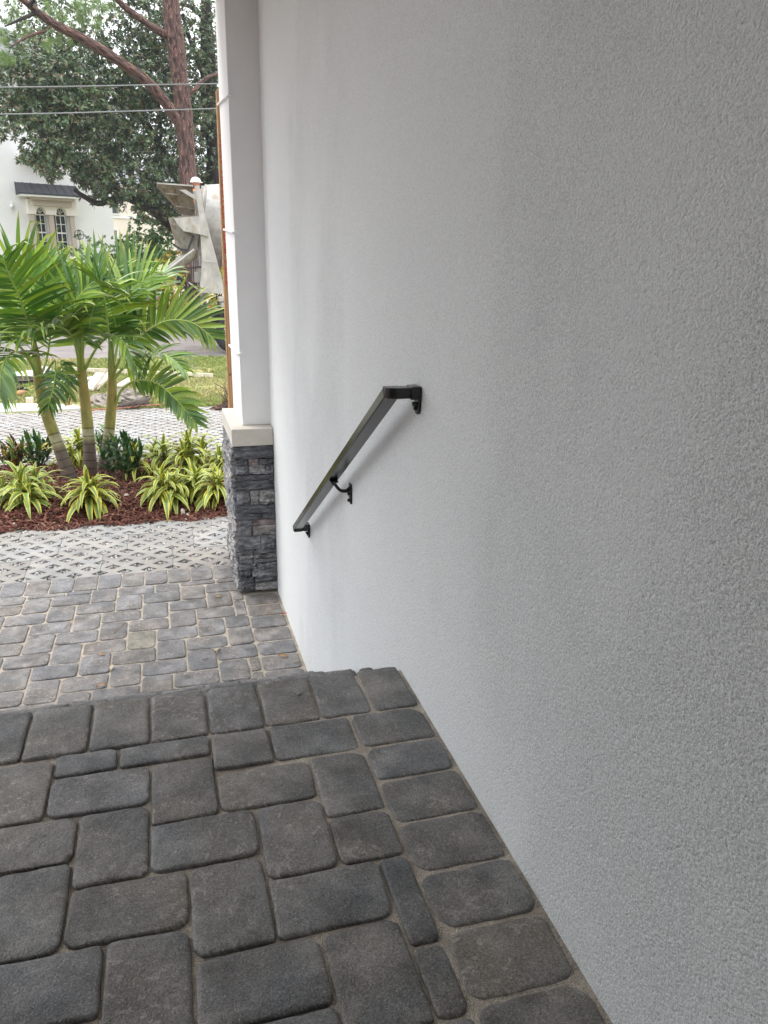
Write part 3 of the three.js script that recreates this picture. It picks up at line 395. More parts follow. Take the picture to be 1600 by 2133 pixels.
  const hd = (n, s, h) => { const o = [[0, 0, h, 38]]; for (let i = 1; i < n; i++) { const a = i * 2.2 + rr(0, 1); o.push([Math.cos(a) * s, Math.sin(a) * s, h * rr(0.6, 0.85), 29]); } return o; };
  const at = (g) => [g[0], g[2]];
  { const [x, z] = at([-1.384, 0, -7.719]); dracaena(x, z, 1.12, 0.3, hd(4, 0.17, 0.27), 0.25, 'large pale striped clump at the left end of the mulch bed front'); }
  { const [x, z] = at([-0.766, 0, -7.418]); dracaena(x, z, 1.1, 0.3, hd(2, 0.06, 0.26), 1.0, 'arching yellow edged plant in the middle of the bed front below the palms'); }
  { const [x, z] = at([-0.102, 0, -7.448]); dracaena(x, z, 1.1, 0.3, hd(3, 0.12, 0.3), 0.7, 'striped plant third from the left along the bed front, beside the stone'); }
  { const [x, z] = at([0.212, 0, -7.505]); dracaena(x, z, 0.95, 0.3, hd(2, 0.08, 0.28), 0.5, 'striped plant between its two neighbours at the right of the bed front'); }
  { const [x, z] = at([0.387, 0, -7.365]); dracaena(x, z, 1.1, 0.34, hd(2, 0.09, 0.33), 0.65, 'striped plant next to the stone pillar base'); }
  { const [x, z] = at([0.181, 0, -8.374]); dracaena(x, z, 1.05, 0.4, hd(3, 0.14, 0.4), 0.8, 'tall striped plant behind the right front row, head above the others'); }
  { const [x, z] = at([-0.083, 0, -8.537]); dracaena(x, z, 0.95, 0.3, hd(2, 0.12, 0.3), 0.6, 'half hidden striped plant behind the third front plant'); }
  { const [x, z] = at([-0.372, 0, -8.441]); dracaena(x, z, 0.85, 0.36, hd(1, 0, 0.36), 1.0, 'small bright striped plant right beside the dark green shrub'); }
  { const [x, z] = at([-1.01, 0, -9.295]); dracaena(x, z, 1.05, 0.36, hd(3, 0.14, 0.36), 0.85, 'striped plant behind the left and middle palm trunks'); }
  { const [x, z] = at([0.485, 0, -8.203]); dracaena(x, z, 0.9, 0.3, hd(2, 0.1, 0.3), 0.6, 'striped plant at the back right of the bed beside the pillar'); }
  // crotons
  const cl = (c) => [0, 1, 2].map(() => strap(0.14 * rr(0.8, 1.2), 0.019, rr(0.6, 1.2), rr(0.3, 1.0), [c, c, c.map((v) => v * 1.25)], 0, 0.2, 4));
  const cG = cl([0.03, 0.095, 0.022]), cGl = cl([0.1, 0.2, 0.035]), cY = cl([0.5, 0.4, 0.05]), cR = cl([0.12, 0.025, 0.02]);
  function croton(x, z, R, H, n, mixf, label) { const t = thing('croton_shrub', label, 'shrub', [x, by(x, z) - 0.02, z]); for (let b = 0; b < 12; b++) { const a = b * 2.4, r = R * Math.sqrt((b + 0.5) / 12) * 0.9, h = H * rr(0.65, 1) * (1 - 0.35 * (r / R) ** 2), ex = Math.cos(a) * r, ez = Math.sin(a) * r; part(t, 'stem', limb([[ex * 0.2, 0, ez * 0.2], [ex * 0.7, h * 0.5, ez * 0.7], [ex, h, ez]], [0.007, 0.005], 5, 2), woody); for (let i = 0; i < n / 12; i++) { const q = i / (n / 12), m = part(t, numbered('leaf'), pick(mixf(ex, ez, h / H)), leafM); m.position.set(ex * (0.55 + 0.45 * q), h * (0.25 + 0.75 * q), ez * (0.55 + 0.45 * q)); m.rotation.set(rr(-0.3, 0.3), i * 2.4 + rr(-0.4, 0.4), (q - 0.5) * 0.9 + rr(-0.2, 0.3), 'YXZ'); m.scale.setScalar(rr(0.75, 1.15)); } } }
  { const [x, z] = at([-0.494, 0, -8.43]); croton(x, z, 0.27, 0.52, 250, (a, b, c) => (rnd() < 0.12 ? cGl : cG), 'dense dark green shrub right of the palm trunks'); }
  { const [x, z] = at([-1.487, 0, -9.335]); croton(x, z, 0.25, 0.42, 190, (a) => (a < -0.1 ? (rnd() < 0.2 ? cR : rnd() < 0.45 ? cY : cGl) : rnd() < 0.12 ? cY : rnd() < 0.3 ? cGl : cG), 'croton with green, yellow and dark red leaves left of the palms'); }
  { const [x, z] = at([-1.723, 0, -9.232]); croton(x, z, 0.17, 0.3, 110, () => (rnd() < 0.3 ? cR : rnd() < 0.45 ? cY : cGl), 'low croton with red and yellow leaves at the left edge behind the striped clump'); }
  { const [x, z] = at([-0.773, 0, -9.907]); croton(x, z, 0.18, 0.34, 110, () => (rnd() < 0.25 ? cR : rnd() < 0.4 ? cGl : cG), 'small sparse croton behind the right palm trunk'); }
  // stones on the mulch
  const stone = (p, s, sy, label) => { const g = new THREE.IcosahedronGeometry(s, 2); g.scale(1, sy, 0.9); const q = g.attributes.position; for (let i = 0; i < q.count; i++) { const f = 1 + 0.08 * Math.sin(q.getX(i) * 90) * Math.sin(q.getY(i) * 70 + 1); q.setXYZ(i, q.getX(i) * f, q.getY(i) * f, q.getZ(i) * f); } const o = tag(new THREE.Mesh(muv(g), std([0.55, 0.5, 0.42], 0.9)), label, 'stone'); o.name = numbered('stone'); o.position.set(p[0], by(p[0], p[2]) + s * sy * 0.5, p[2]); o.castShadow = o.receiveShadow = true; scene.add(o); };
  stone([-0.456, 0, -7.629], 0.03, 0.9, 'round beige stone in the mulch between two striped plants'); stone([0.062, 0, -7.191], 0.021, 2.0, 'upright pale stone at the bed edge right of the third plant'); stone([0.105, 0, -7.165], 0.022, 0.8, 'small pale stone lying beside the upright one'); stone([0.084, 0, -7.08], 0.013, 0.8, 'smallest pale stone at the bed edge on the paving'); stone([-1.397, 0, -7.191], 0.016, 0.8, 'small tan stone in the mulch at the left front');

  // ---------------------------------------------------------------- palms
  const trunkMap = (() => { const n = 256, h = 1024, a = fbm(n, 8, 611, 4, 0.6, 20, h), b = noise(n, 60, 612, 12, h); return { a, b, n, h }; })();
  const palmTrunkTex = tex(256, (i, c, x, y) => { const v = y / 1024; const a = trunkMap.a[i], b = trunkMap.b[i]; const gr = sstep(0.2, 0.31, v); const ring = v < 0.34 ? Math.abs(((v * 21 + 0.12 * Math.sin(x * 0.0245)) % 1) - 0.5) : 1; let R = lerp(0.42, 0.60, gr), G2 = lerp(0.37, 0.58, gr), B = lerp(0.33, 0.31, gr); const band = sstep(0.23, 0.27, v) * sstep(0.32, 0.30, v); R = lerp(R, 0.68, band); G2 = lerp(G2, 0.66, band); B = lerp(B, 0.52, band); const br = sstep(0.45, 0.62, b * 0.6 + a * 0.4) * sstep(0.34, 0.5, v) * sstep(0.98, 0.7, v); R = lerp(R, 0.66, br * 0.7); G2 = lerp(G2, 0.45, br * 0.7); B = lerp(B, 0.25, br * 0.7); const top = sstep(0.72, 0.95, v); R = lerp(R, 0.42, top); G2 = lerp(G2, 0.5, top); B = lerp(B, 0.25, top); const k = 1 + (a - 0.5) * 0.45 - (ring < 0.09 ? 0.3 : 0); c[0] = R * k; c[1] = G2 * k; c[2] = B * k; }, true, 1024);
  palmTrunkTex.wrapT = THREE.ClampToEdgeWrapping;
  const trunkM = std([0.9, 0.9, 0.9], 0.6, { map: palmTrunkTex });
  const rachisM = std([0.30, 0.40, 0.10], 0.5);
  const frondM = new THREE.MeshPhysicalMaterial({ vertexColors: true, roughness: 0.36, side: THREE.DoubleSide, transmission: 0.42, thickness: 0 });
  // a leaflet from p along d (unit), pleated along its middle, bending down under its weight; colours run towards a yellowish tip
  function leaflet(p, d, nrm, len, w, droop, tone, tip, seg = 6) {
    const pos = [], col = [], idx = []; const P0 = p.clone(), D = d.clone(), Sd = V(); const curl = rr(-0.25, 0.25), bend = rnd() < 0.22 ? rr(1.2, 2.6) : 0;
    for (let i = 0; i <= seg; i++) { const t = i / seg; const k = w * (t < 0.2 ? 0.35 + t * 3.25 : Math.pow(1 - Math.pow((t - 0.2) / 0.8, 2.2), 0.85)) + 0.0008; Sd.crossVectors(D, nrm).normalize(); const N = V().crossVectors(Sd, D); const tw = curl * t * 3; for (const s of [-1, 0, 1]) { const q = P0.clone().addScaledVector(Sd, s * k * Math.cos(tw)).addScaledVector(N, s === 0 ? -k * 0.35 : s * k * Math.sin(tw)); pos.push(q.x, q.y, q.z); const v = (s ? 1 : 1.25) * (0.92 + 0.16 * rnd()), y = sstep(0.78, 1, t) * tip; col.push(lerp(tone[0], 0.5, y) * v, lerp(tone[1], 0.42, y) * v, lerp(tone[2], 0.06, y) * v); } P0.addScaledVector(D, len / seg); D.y -= (droop * (0.35 + t * 1.3) + (t > 0.55 ? bend * 2 : 0)) / seg; D.normalize(); }
    for (let i = 0; i < seg; i++) for (let j = 0; j < 2; j++) { const a = i * 3 + j; idx.push(a, a + 1, a + 3, a + 3, a + 1, a + 4); }
    const g = new THREE.BufferGeometry(); g.setAttribute('position', new THREE.Float32BufferAttribute(pos, 3)); g.setAttribute('color', new THREE.Float32BufferAttribute(col, 3)); g.setAttribute('uv', new THREE.Float32BufferAttribute(new Float32Array(pos.length / 3 * 2), 2)); g.setIndex(idx); g.computeVertexNormals(); return g;
  }
  // frond: pts = rachis control points, up = the way its upper face looks, n pairs, leaflets one by one when `single`
  function frond(t, pts, up, n, len, droop, o = {}) {
    const O = t.position, loc = pts.map((p) => [p[0] - O.x, p[1] - O.y, p[2] - O.z]), cv = new THREE.CatmullRomCurve3(loc.map((p) => V(p)), false, 'centripetal');
    const f = part(t, numbered('frond'), limb(loc, [0.017, 0.011, 0.007, 0.003], 7, 5), rachisM), T = V(), P1 = V(), U = V(up).normalize(), all = [];
    const s0 = o.start ?? 0.3;
    n = Math.round(n * 1.0); for (let i = 0; i < n; i++) for (const sd of [-1, 1]) { const q = (i + (sd > 0 ? 0.5 : 0)) / n, s = s0 + (1 - s0) * q; cv.getPointAt(Math.min(1, s), P1); cv.getTangentAt(Math.min(1, s), T); const Sd = V().crossVectors(T, U).normalize().multiplyScalar(sd), N = V().crossVectors(Sd, T).multiplyScalar(sd); const fw = lerp(o.f0 ?? 0.35, 1.7, q * q) , v = o.v ?? 0.45; const d = V().addScaledVector(T, fw).addScaledVector(Sd, 1).addScaledVector(N, v + rr(-0.12, 0.12)); d.x += rr(-0.14, 0.14); d.y += rr(-0.12, 0.16); d.z += rr(-0.1, 0.1); d.normalize();
      const L = len * (0.62 + 0.55 * Math.sin(Math.PI * Math.min(1, 0.22 + q * 0.72))) * rr(0.88, 1.1) * (q > 0.9 ? 0.75 : 1) * (o.low && sd === o.side ? o.low : 1), w = (o.w ?? 0.0205) * rr(0.8, 1.2) * (q > 0.85 ? 0.7 : 1); const g0 = (o.tone ?? 1) * 0.85, k = rr(0.8, 1.2) * g0; const h3 = rnd(); const tone = h3 < 0.4 ? [0.085 * k, 0.19 * k, 0.03 * k] : h3 < 0.72 ? [0.17 * k, 0.30 * k, 0.035 * k] : [0.28 * k, 0.40 * k, 0.045 * k]; const g = leaflet(P1, d, N, L, w, droop * rr(0.4, 1.9), tone, rnd() < 0.5 ? 1 : 0.4);
      if (o.merge) all.push(g); else part(f, numbered('leaflet'), g, frondM); }
    if (o.merge) part(f, 'leaflets', all, frondM, null, true);
  }
  function palm(base, pts, rad, label) { const t = thing('palm_tree', label, 'palm tree', base); const g = limb(pts.map((p) => [p[0] - base[0], p[1] - base[1], p[2] - base[2]]), rad, 16, 6), uv = g.attributes.uv; let m = 0; for (let i = 0; i < uv.count; i++) m = Math.max(m, uv.getY(i)); for (let i = 0; i < uv.count; i++) uv.setXY(i, uv.getX(i) * 2.5, uv.getY(i) / m); part(t, 'trunk', g, trunkM); return t; }
  rnd = rnd0(640);
  { const t = palm([-1.04, -0.022, -8.6], [[-1.04, -0.022, -8.6], [-1.118, 0.334, -8.6], [-1.207, 0.72, -8.6], [-1.254, 1.065, -8.62], [-1.259, 1.376, -8.65], [-1.269, 1.542, -8.66]], [0.08, 0.064, 0.06, 0.052, 0.036, 0.02], 'left leaning palm of the three in the mulch bed, swollen green crownshaft');
    frond(t, [[-1.255, 1.116, -8.6], [-1.261, 1.551, -8.55], [-1.301, 1.927, -8.35], [-1.337, 2.19, -8.1], [-1.333, 2.314, -7.95]], [0.2, 0.3, 1], 26, 0.5, 0.5, { v: 0.25, start: 0.25, tone: 1.15 });
    frond(t, [[-1.266, 1.159, -8.65], [-1.276, 1.583, -8.75], [-1.269, 2.002, -8.85], [-1.337, 2.187, -8.85], [-1.439, 2.3, -8.8]], [0.3, 0.2, 1], 22, 0.55, 0.4, { v: 0.35, tone: 1.35 });
    frond(t, [[-1.28, 1.214, -8.6], [-1.379, 1.463, -8.5], [-1.523, 1.566, -8.4], [-1.725, 1.487, -8.3], [-1.874, 1.309, -8.3]], [-0.1, 1, 0.2], 22, 0.42, 0.9, { v: 0.3 });
    frond(t, [[-1.264, 1.117, -8.6], [-1.29, 1.361, -8.35], [-1.384, 1.434, -8.1], [-1.456, 1.319, -7.95], [-1.503, 1.039, -7.9]], [-0.2, 1, 0.5], 22, 0.36, 1.3, { v: 0.2, tone: 1.1 });
    frond(t, [[-1.253, 1.11, -8.65], [-1.176, 1.31, -8.8], [-1.124, 1.709, -9], [-1.175, 1.996, -9.1], [-1.264, 2.187, -9.1]], [0.1, 0.2, 1], 22, 0.55, 0.4, { v: 0.3, tone: 1.2, merge: 1 });
    frond(t, [[-1.249, 1.061, -8.65], [-1.153, 1.211, -8.6], [-1.064, 1.307, -8.5], [-1.082, 1.098, -8.35], [-1.155, 0.869, -8.3]], [0.5, 1, 0.1], 10, 0.2, 1.3, { v: 0.1, start: 0.55, merge: 1 }); }
  rnd = rnd0(650);
  { const t = palm([-0.876, -0.008, -8.75], [[-0.876, -0.008, -8.75], [-0.85, 0.365, -8.75], [-0.844, 0.73, -8.75], [-0.851, 1.082, -8.78], [-0.852, 1.33, -8.8], [-0.851, 1.526, -8.8]], [0.08, 0.063, 0.057, 0.05, 0.036, 0.022], 'middle upright palm of the three in the mulch bed');
    frond(t, [[-0.857, 1.186, -8.75], [-0.891, 1.543, -8.6], [-0.993, 1.653, -8.4], [-1.18, 1.627, -8.15], [-1.368, 1.536, -7.95]], [-0.3, 1, 0.35], 26, 0.42, 1.0, { v: 0.5, tone: 0.95, f0: 0.5 });
    frond(t, [[-0.852, 1.18, -8.8], [-0.846, 1.571, -8.85], [-1.043, 1.807, -9], [-1.131, 1.998, -9.05], [-1.15, 2.165, -9.05]], [0.3, 0.2, 1], 24, 0.5, 0.3, { v: 0.3, tone: 1.2 });
    frond(t, [[-0.847, 1.186, -8.75], [-0.786, 1.59, -8.6], [-0.83, 1.83, -8.5], [-0.696, 2.016, -8.45], [-0.572, 2.108, -8.4]], [-0.6, 0.5, 0.8], 26, 0.52, 0.4, { v: 0.35, tone: 1.15 });
    frond(t, [[-0.846, 1.132, -8.78], [-0.655, 1.435, -8.7], [-0.499, 1.539, -8.6], [-0.376, 1.45, -8.5], [-0.286, 1.211, -8.45]], [0.2, 1, 0.2], 18, 0.3, 1.1, { v: 0.3, merge: 1 });
    frond(t, [[-0.857, 1.13, -8.8], [-0.827, 1.563, -8.95], [-0.711, 1.901, -9.1], [-0.656, 2.046, -9.2], [-0.537, 2.17, -9.2]], [-0.3, 0.2, 1], 24, 0.55, 0.3, { v: 0.3, tone: 1.2, merge: 1 });
    frond(t, [[-0.867, 1.029, -8.8], [-0.954, 1.244, -8.7], [-1.017, 1.295, -8.6], [-0.979, 1.123, -8.5], [-0.948, 0.934, -8.45]], [-0.5, 1, 0.1], 9, 0.2, 1.3, { v: 0.1, start: 0.55, merge: 1 }); }
  rnd = rnd0(660);
  { const t = palm([-0.756, 0.001, -8.9], [[-0.756, 0.001, -8.9], [-0.675, 0.328, -8.88], [-0.605, 0.702, -8.86], [-0.562, 1.014, -8.85], [-0.55, 1.269, -8.85], [-0.537, 1.469, -8.85]], [0.076, 0.06, 0.056, 0.048, 0.036, 0.022], 'right palm of the three in the mulch bed with a drooping low frond');
    frond(t, [[-0.556, 1.121, -8.82], [-0.543, 1.58, -8.7], [-0.541, 1.877, -8.5], [-0.54, 2.022, -8.25], [-0.552, 2.093, -7.95]], [0.1, 0.5, 1], 24, 0.46, 0.7, { v: 0.3, tone: 1.1 });
    frond(t, [[-0.544, 1.116, -8.85], [-0.392, 1.382, -8.8], [-0.167, 1.573, -8.75], [0.06, 1.683, -8.7], [0.303, 1.665, -8.65], [0.514, 1.503, -8.6]], [-0.25, 0.4, 1], 34, 0.46, 0.45, { v: 0.15, tone: 0.95, start: 0.24, f0: 0.6, low: 0.6, side: 1 });
    frond(t, [[-0.552, 0.784, -8.83], [-0.467, 0.957, -8.8], [-0.303, 1.064, -8.7], [-0.108, 1.047, -8.6], [0.109, 0.853, -8.5], [0.28, 0.618, -8.42]], [0.05, 0.35, 1], 30, 0.28, 0.6, { v: 0.3, tone: 1.0, start: 0.28, f0: 0.4, low: 0.7, side: 1 });
    frond(t, [[-0.553, 1.117, -8.85], [-0.502, 1.514, -8.9], [-0.354, 1.907, -8.95], [-0.206, 2.054, -8.95], [-0.063, 2.129, -8.9]], [-0.6, 0.5, 0.7], 26, 0.5, 0.4, { v: 0.3, tone: 1.2 });
    frond(t, [[-0.546, 1.069, -8.82], [-0.389, 1.227, -8.75], [-0.159, 1.344, -8.65], [0.034, 1.331, -8.55], [0.193, 1.2, -8.45]], [0.1, 1, 0.2], 22, 0.32, 0.9, { v: 0.3, tone: 1.05 });
    frond(t, [[-0.555, 1.114, -8.87], [-0.451, 1.502, -9.05], [-0.25, 1.896, -9.25], [-0.033, 2.097, -9.4], [0.103, 2.191, -9.45]], [-0.3, 0.9, 0.5], 22, 0.42, 0.8, { v: 0.25, tone: 1.2, merge: 1 });
    frond(t, [[-0.561, 1.11, -8.9], [-0.518, 1.549, -9.1], [-0.457, 1.996, -9.25], [-0.332, 2.147, -9.3], [-0.221, 2.273, -9.3]], [-0.3, 0.2, 1], 20, 0.5, 0.3, { v: 0.3, tone: 1.1, merge: 1 }); }
}

// ---------------------------------------------------------------- beyond the lawn: mixer truck, worker, trees, houses
function paint(t, name, geo, mat, label) { return part(t, name, geo, mat, label); }
M.truck = std([1, 1, 1], 0.55, { map: rep((() => { const n = 512, a = fbm(n, 5, 701, 5, 0.6), b = fbm(n, 12, 702, 4, 0.6, 5); return tex(n, (i, c) => { const d = sstep(0.54, 0.75, a[i] * 0.6 + b[i] * 0.4), v = 0.66 + (b[i] - 0.5) * 0.22; c[0] = lerp(v, 0.5, d * 0.6); c[1] = lerp(v * 0.98, 0.45, d * 0.6); c[2] = lerp(v * 0.94, 0.37, d * 0.6); }); })(), 0.7) });
M.drum = M.truck.clone(); M.drum.color.setRGB(0.98, 0.98, 1); M.drum.roughness = 0.38;
M.dirty = std([1, 1, 1], 0.8, { map: rep((() => { const n = 512, a = fbm(n, 8, 711, 5, 0.62), b = fbm(n, 24, 712, 3, 0.6, 5); return tex(n, (i, c) => { const d = sstep(0.42, 0.72, a[i] * 0.6 + b[i] * 0.4), v = 0.54 + (b[i] - 0.5) * 0.28; c[0] = lerp(v, 0.36, d) ; c[1] = lerp(v * 0.97, 0.31, d); c[2] = lerp(v * 0.9, 0.24, d); }); })(), 0.9), side: THREE.DoubleSide });
M.hopper = M.dirty.clone(); M.hopper.color.setRGB(0.66, 0.58, 0.48);
M.tyre = std([0.025, 0.025, 0.025], 0.85);
M.steel = std([0.30, 0.29, 0.27], 0.6);
M.dark = std([0.03, 0.03, 0.03], 0.7);
{
  const t = thing('mixer_truck', 'dusty white concrete mixer truck on the street, hopper and chute at its rear', 'truck'); rnd = rnd0(720);
  const poly = (z0, d, pts, m, name, bev = 0.006) => { const g = prism(pts.map((p) => [p[0], p[1]]), d, bev); g.translate(0, 0, z0 - d / 2); return part(t, name, g, m); };
  // drum: a body of revolution round an axis that rises towards the rear
  const ax = V([1.662, 3.364, -23.5]), dir = V(1, -0.2, 0).normalize(); const prof = [[0, -0.56], [0.86, -0.54], [0.93, -0.42], [1.06, 0.0], [1.14, 0.5], [1.2, 1.2], [1.18, 2.3], [0.75, 3.7], [0.5, 4.0], [0, 4.0]].map((p) => new THREE.Vector2(p[0], p[1])); const dg = new THREE.LatheGeometry(prof, 48); dg.applyQuaternion(new THREE.Quaternion().setFromUnitVectors(V(0, 1, 0), dir)); dg.translate(ax.x, ax.y, ax.z); { const u = dg.attributes.uv; for (let i = 0; i < u.count; i++) u.setXY(i, u.getX(i) * 7, u.getY(i) * 5); } const dr = part(t, 'drum', dg, M.drum);
  const band = (s, r, w) => { const g = new THREE.LatheGeometry([[r - 0.01, -w], [r + 0.012, -w], [r + 0.012, w], [r - 0.01, w]].map((p) => new THREE.Vector2(...p)), 48); g.applyQuaternion(new THREE.Quaternion().setFromUnitVectors(V(0, 1, 0), dir)); const q = ax.clone().addScaledVector(dir, s); g.translate(q.x, q.y, q.z); return g; };
  part(dr, 'weld_band', [band(0.22, 1.1, 0.025), band(1.2, 1.2, 0.03)], M.steel); part(dr, 'mouth_ring', band(-0.44, 0.925, 0.03), M.dirty);
  // charge hopper, an open funnel of four plates with a rim and ribs
  { const A = [0.127, 4.221, -22.6], B = [0.987, 4.194, -22.6], C = [0.688, 3.536, -22.6], D = [1.018, 3.474, -22.6], f = (a, z) => [a[0], a[1], z]; const pl = (...q) => { const g = new THREE.BufferGeometry(); const [a, b, c, d] = q, p = [...a, ...b, ...c, ...a, ...c, ...d]; g.setAttribute('position', new THREE.Float32BufferAttribute(p, 3)); const w = muv(g); w.computeVertexNormals(); return w; };
    const z0 = -22.05, z1 = -23.2, y0 = -22.35, y1 = -22.9; const h = part(t, 'hopper', [pl(f(A, z0), f(B, z0), f(D, y0), f(C, y0)), pl(f(A, z1), f(C, y1), f(D, y1), f(B, z1)), pl(f(A, z1), f(A, z0), f(C, y0), f(C, y1)), pl(f(B, z0), f(B, z1), f(D, y1), f(D, y0))], M.hopper);
    part(h, 'rim', [bar(f(A, z0), f(B, z0), 0.035), bar(f(A, z1), f(B, z1), 0.035), bar(f(A, z0), f(A, z1), 0.035), bar(f(B, z0), f(B, z1), 0.035)], M.truck); const mid = (a, c, s) => [lerp(a[0], c[0], s), lerp(a[1], c[1], s)];
    const m0 = mid(A, C, 0.33), m1 = mid(B, D, 0.33), m2 = mid(A, C, 0.75), m3 = mid(B, D, 0.75); part(h, 'rib', [bar([...m0, lerp(z0, y0, 0.33) + 0.012], [...m1, lerp(z0, y0, 0.33) + 0.012], 0.025), bar([...m2, lerp(z0, y0, 0.75) + 0.012], [...m3, lerp(z0, y0, 0.75) + 0.012], 0.025)], M.dirty); part(h, 'throat', box(C[0] + 0.02, D[0], C[1] - 0.42, C[1] + 0.01, -22.88, -22.38, 0.02), M.dirty); }
  poly(-22.0, 0.06, [[0.659, 4.075, -22],[0.802, 4.08, -22],[1.174, 3.886, -22],[1.192, 3.771, -22]], M.truck, 'brace');
  for (const z of [-21.98, -23.3]) { const post = poly(z, 0.09, [[1.047, 4.179, -22],[1.155, 4.183, -22],[1.187, 3.91, -22],[1.258, 3.448, -22],[1.397, 2.839, -22],[1.517, 2.3, -22],[1.6, 1.948, -22],[1.68, 1.529, -22],[1.016, 1.564, -22],[1.125, 2.38, -22],[1.123, 2.999, -22],[1.112, 3.444, -22]], M.truck, 'pedestal'); if (z > -22.5) { const A = [1.112, 2.379, -22], B = [1.507, 2.336, -22]; part(post, 'seam_plate', bar([A[0], A[1], z + 0.055], [B[0], B[1], z + 0.055], 0.012, 0.06), M.truck); part(post, 'bolt', [[1.237, 3.072, -22],[1.27, 3.002, -22],[1.193, 2.93, -22],[1.348, 2.165, -22],[1.134, 1.675, -22],[1.256, 1.614, -22],[1.507, 1.603, -22]].map((p) => cyl([p[0], p[1], z + 0.045], [p[0], p[1], z + 0.062], 0.014, 0.014, 8)), M.steel); } }
  poly(-21.9, 0.05, [[0.481, 3.387, -21.9],[1.12, 3.451, -21.9],[1.299, 2.964, -21.9],[1.107, 3.019, -21.9],[0.701, 3.092, -21.9],[0.577, 3.217, -21.9]], M.truck, 'collector_hood');
  { // rounded discharge trough under the hood
    const a = [0.477, 3.378, -22.4], b = [0.367, 2.829, -22.4], c = [0.948, 3.057, -22.4], e = [0.798, 2.632, -22.4]; const g = new THREE.CylinderGeometry(0.36, 0.26, 0.86, 20, 4, true, 0, Math.PI * 2); g.scale(1, 1, 1.1); g.rotateZ(0.1); g.translate((a[0] + c[0]) / 2 + 0.03, (a[1] + e[1]) / 2 + 0.03, -22.5); part(t, 'discharge_trough', muv(g), M.dirty); part(t, 'trough_edge', [bar([0.405, 2.762, -22.05], [0.615, 2.635, -22.05], 0.05), bar([0.615, 2.635, -22.05], [0.785, 2.626, -22.05], 0.06), bar([0.785, 2.626, -22.05], [0.942, 2.997, -22.05], 0.055)], M.dark); }
  { // chute: a half round trough running down to the left with a rolled edge
    const A = V([0.902, 2.643, -22.2]), B = V([-0.797, 1.404, -21.9]), L = A.distanceTo(B); const s = new THREE.Shape(); s.absarc(0, 0, 0.22, Math.PI, 0, false); s.lineTo(0.2, 0); s.absarc(0, 0, 0.2, 0, Math.PI, true); s.closePath(); const g = new THREE.ExtrudeGeometry(s, { depth: L, bevelEnabled: false, curveSegments: 14, steps: 4 }); const ch = (gg) => { gg.applyMatrix4(new THREE.Matrix4().lookAt(B, A, V(0, 1, 0))); gg.translate(A.x, A.y, A.z); return muv(gg); }; const c = part(t, 'chute', ch(g), M.dirty);
    const pipe = (x) => { const q = new THREE.CylinderGeometry(0.032, 0.032, L, 10); q.rotateX(Math.PI / 2); q.translate(x, 0.0, L / 2); return ch(q); }; part(c, 'rolled_edge', [pipe(-0.215), pipe(0.215)], M.truck); const strap = new THREE.TorusGeometry(0.235, 0.02, 6, 14, Math.PI); strap.rotateZ(Math.PI); strap.translate(0, 0, L * 0.58); part(c, 'band', ch(strap), M.steel); const clasp = new THREE.BoxGeometry(0.05, 0.09, 0.06); clasp.translate(0.23, 0.03, L * 0.58); part(c, 'clasp', ch(clasp), M.steel); }
  { const c = [-0.229, 1.459, -21.75]; const g = new THREE.SphereGeometry(0.2, 16, 10, 0, Math.PI * 2, 0, Math.PI * 0.55); g.scale(1, 0.7, 0.9); g.rotateX(Math.PI * 0.5); g.rotateZ(0.5); g.translate(...c); part(t, 'chute_end', muv(g), M.dirty); }
  part(t, 'rear_beam', [box([0.928, 8.42, -22.4][0], [1.48, 8.469, -22.4][0], [-3.891, 1.803, -22.4][1], [-3.856, 2.082, -22.4][1], -22.75, -22.1, 0.02)], M.steel); part(t, 'beam_top', bar([0.388, 2.13, -22.1], [1.095, 2.21, -22.1], 0.1, 0.05), M.dark);
  part(t, 'hydraulic_ram', [cyl([-0.091, 1.717, -22], [0.24, 1.767, -22], 0.045, 0.045, 10), cyl([0.216, 1.767, -22], [0.538, 1.842, -22], 0.03, 0.03, 10)], M.steel); part(t, 'pivot', cyl([0.515, 1.738, -22.3], [0.555, 1.984, -22.3], 0.11, 0.09, 12), M.dark);
  const hoses = []; for (let i = 0; i < 13; i++) { const x = 378 + i * 3.0; const a = [0.597, 1.811, -22.4], f = 0.0143; const X = a[0] + i * 0.035, l = rr(0.35, 0.6); hoses.push(limb([[X, a[1], -22.4 + rr(-0.2, 0.2)], [X + rr(-0.1, 0.1), a[1] - l * 0.6, -22.3], [X + rr(-0.12, 0.2), a[1] - l, -22.4 + rr(-0.1, 0.1)]], [0.014, 0.014], 5, 4)); } part(t, 'hose', hoses, M.dark);
  part(t, 'ladder', [0, 1, 2, 3].map((k) => bar(V([0.929, 2.841, -22.9]).add(V(k * 0.05, 0, 0)).toArray(), V([0.869, 1.841, -22.9]).add(V(k * 0.05 + 0.02, 0, 0)).toArray(), 0.018)), M.steel);
  part(t, 'brace', bar([0.748, 1.818, -22.05], [1.033, 1.599, -22.05], 0.035), M.truck);
  part(t, 'fender', [box([1.485, 8.306, -21.8][0], 5.0, [-3.847, 1.334, -21.8][1], [-3.831, 1.46, -21.8][1], -22.3, -21.7, 0.02), box([1.553, 8.312, -21.8][0], 5.0, [-3.864, 1.195, -21.8][1], [-3.848, 1.322, -21.8][1], -22.28, -21.72, 0.02)], M.truck); part(t, 'tail_light', cyl([1.229, 1.207, -21.7], [1.226, 1.209, -21.66], 0.035, 0.035, 12), std([0.6, 0.12, 0.03], 0.4));
  part(t, 'chassis', [box([1.397, 8.352, -22][0], 8.2, 0.75, 1.05, -23.9, -22.9, 0.03), box([1.59, 8.369, -22][0], 8.0, 0.62, 1.25, -23.6, -22.2, 0.03)], M.dark);
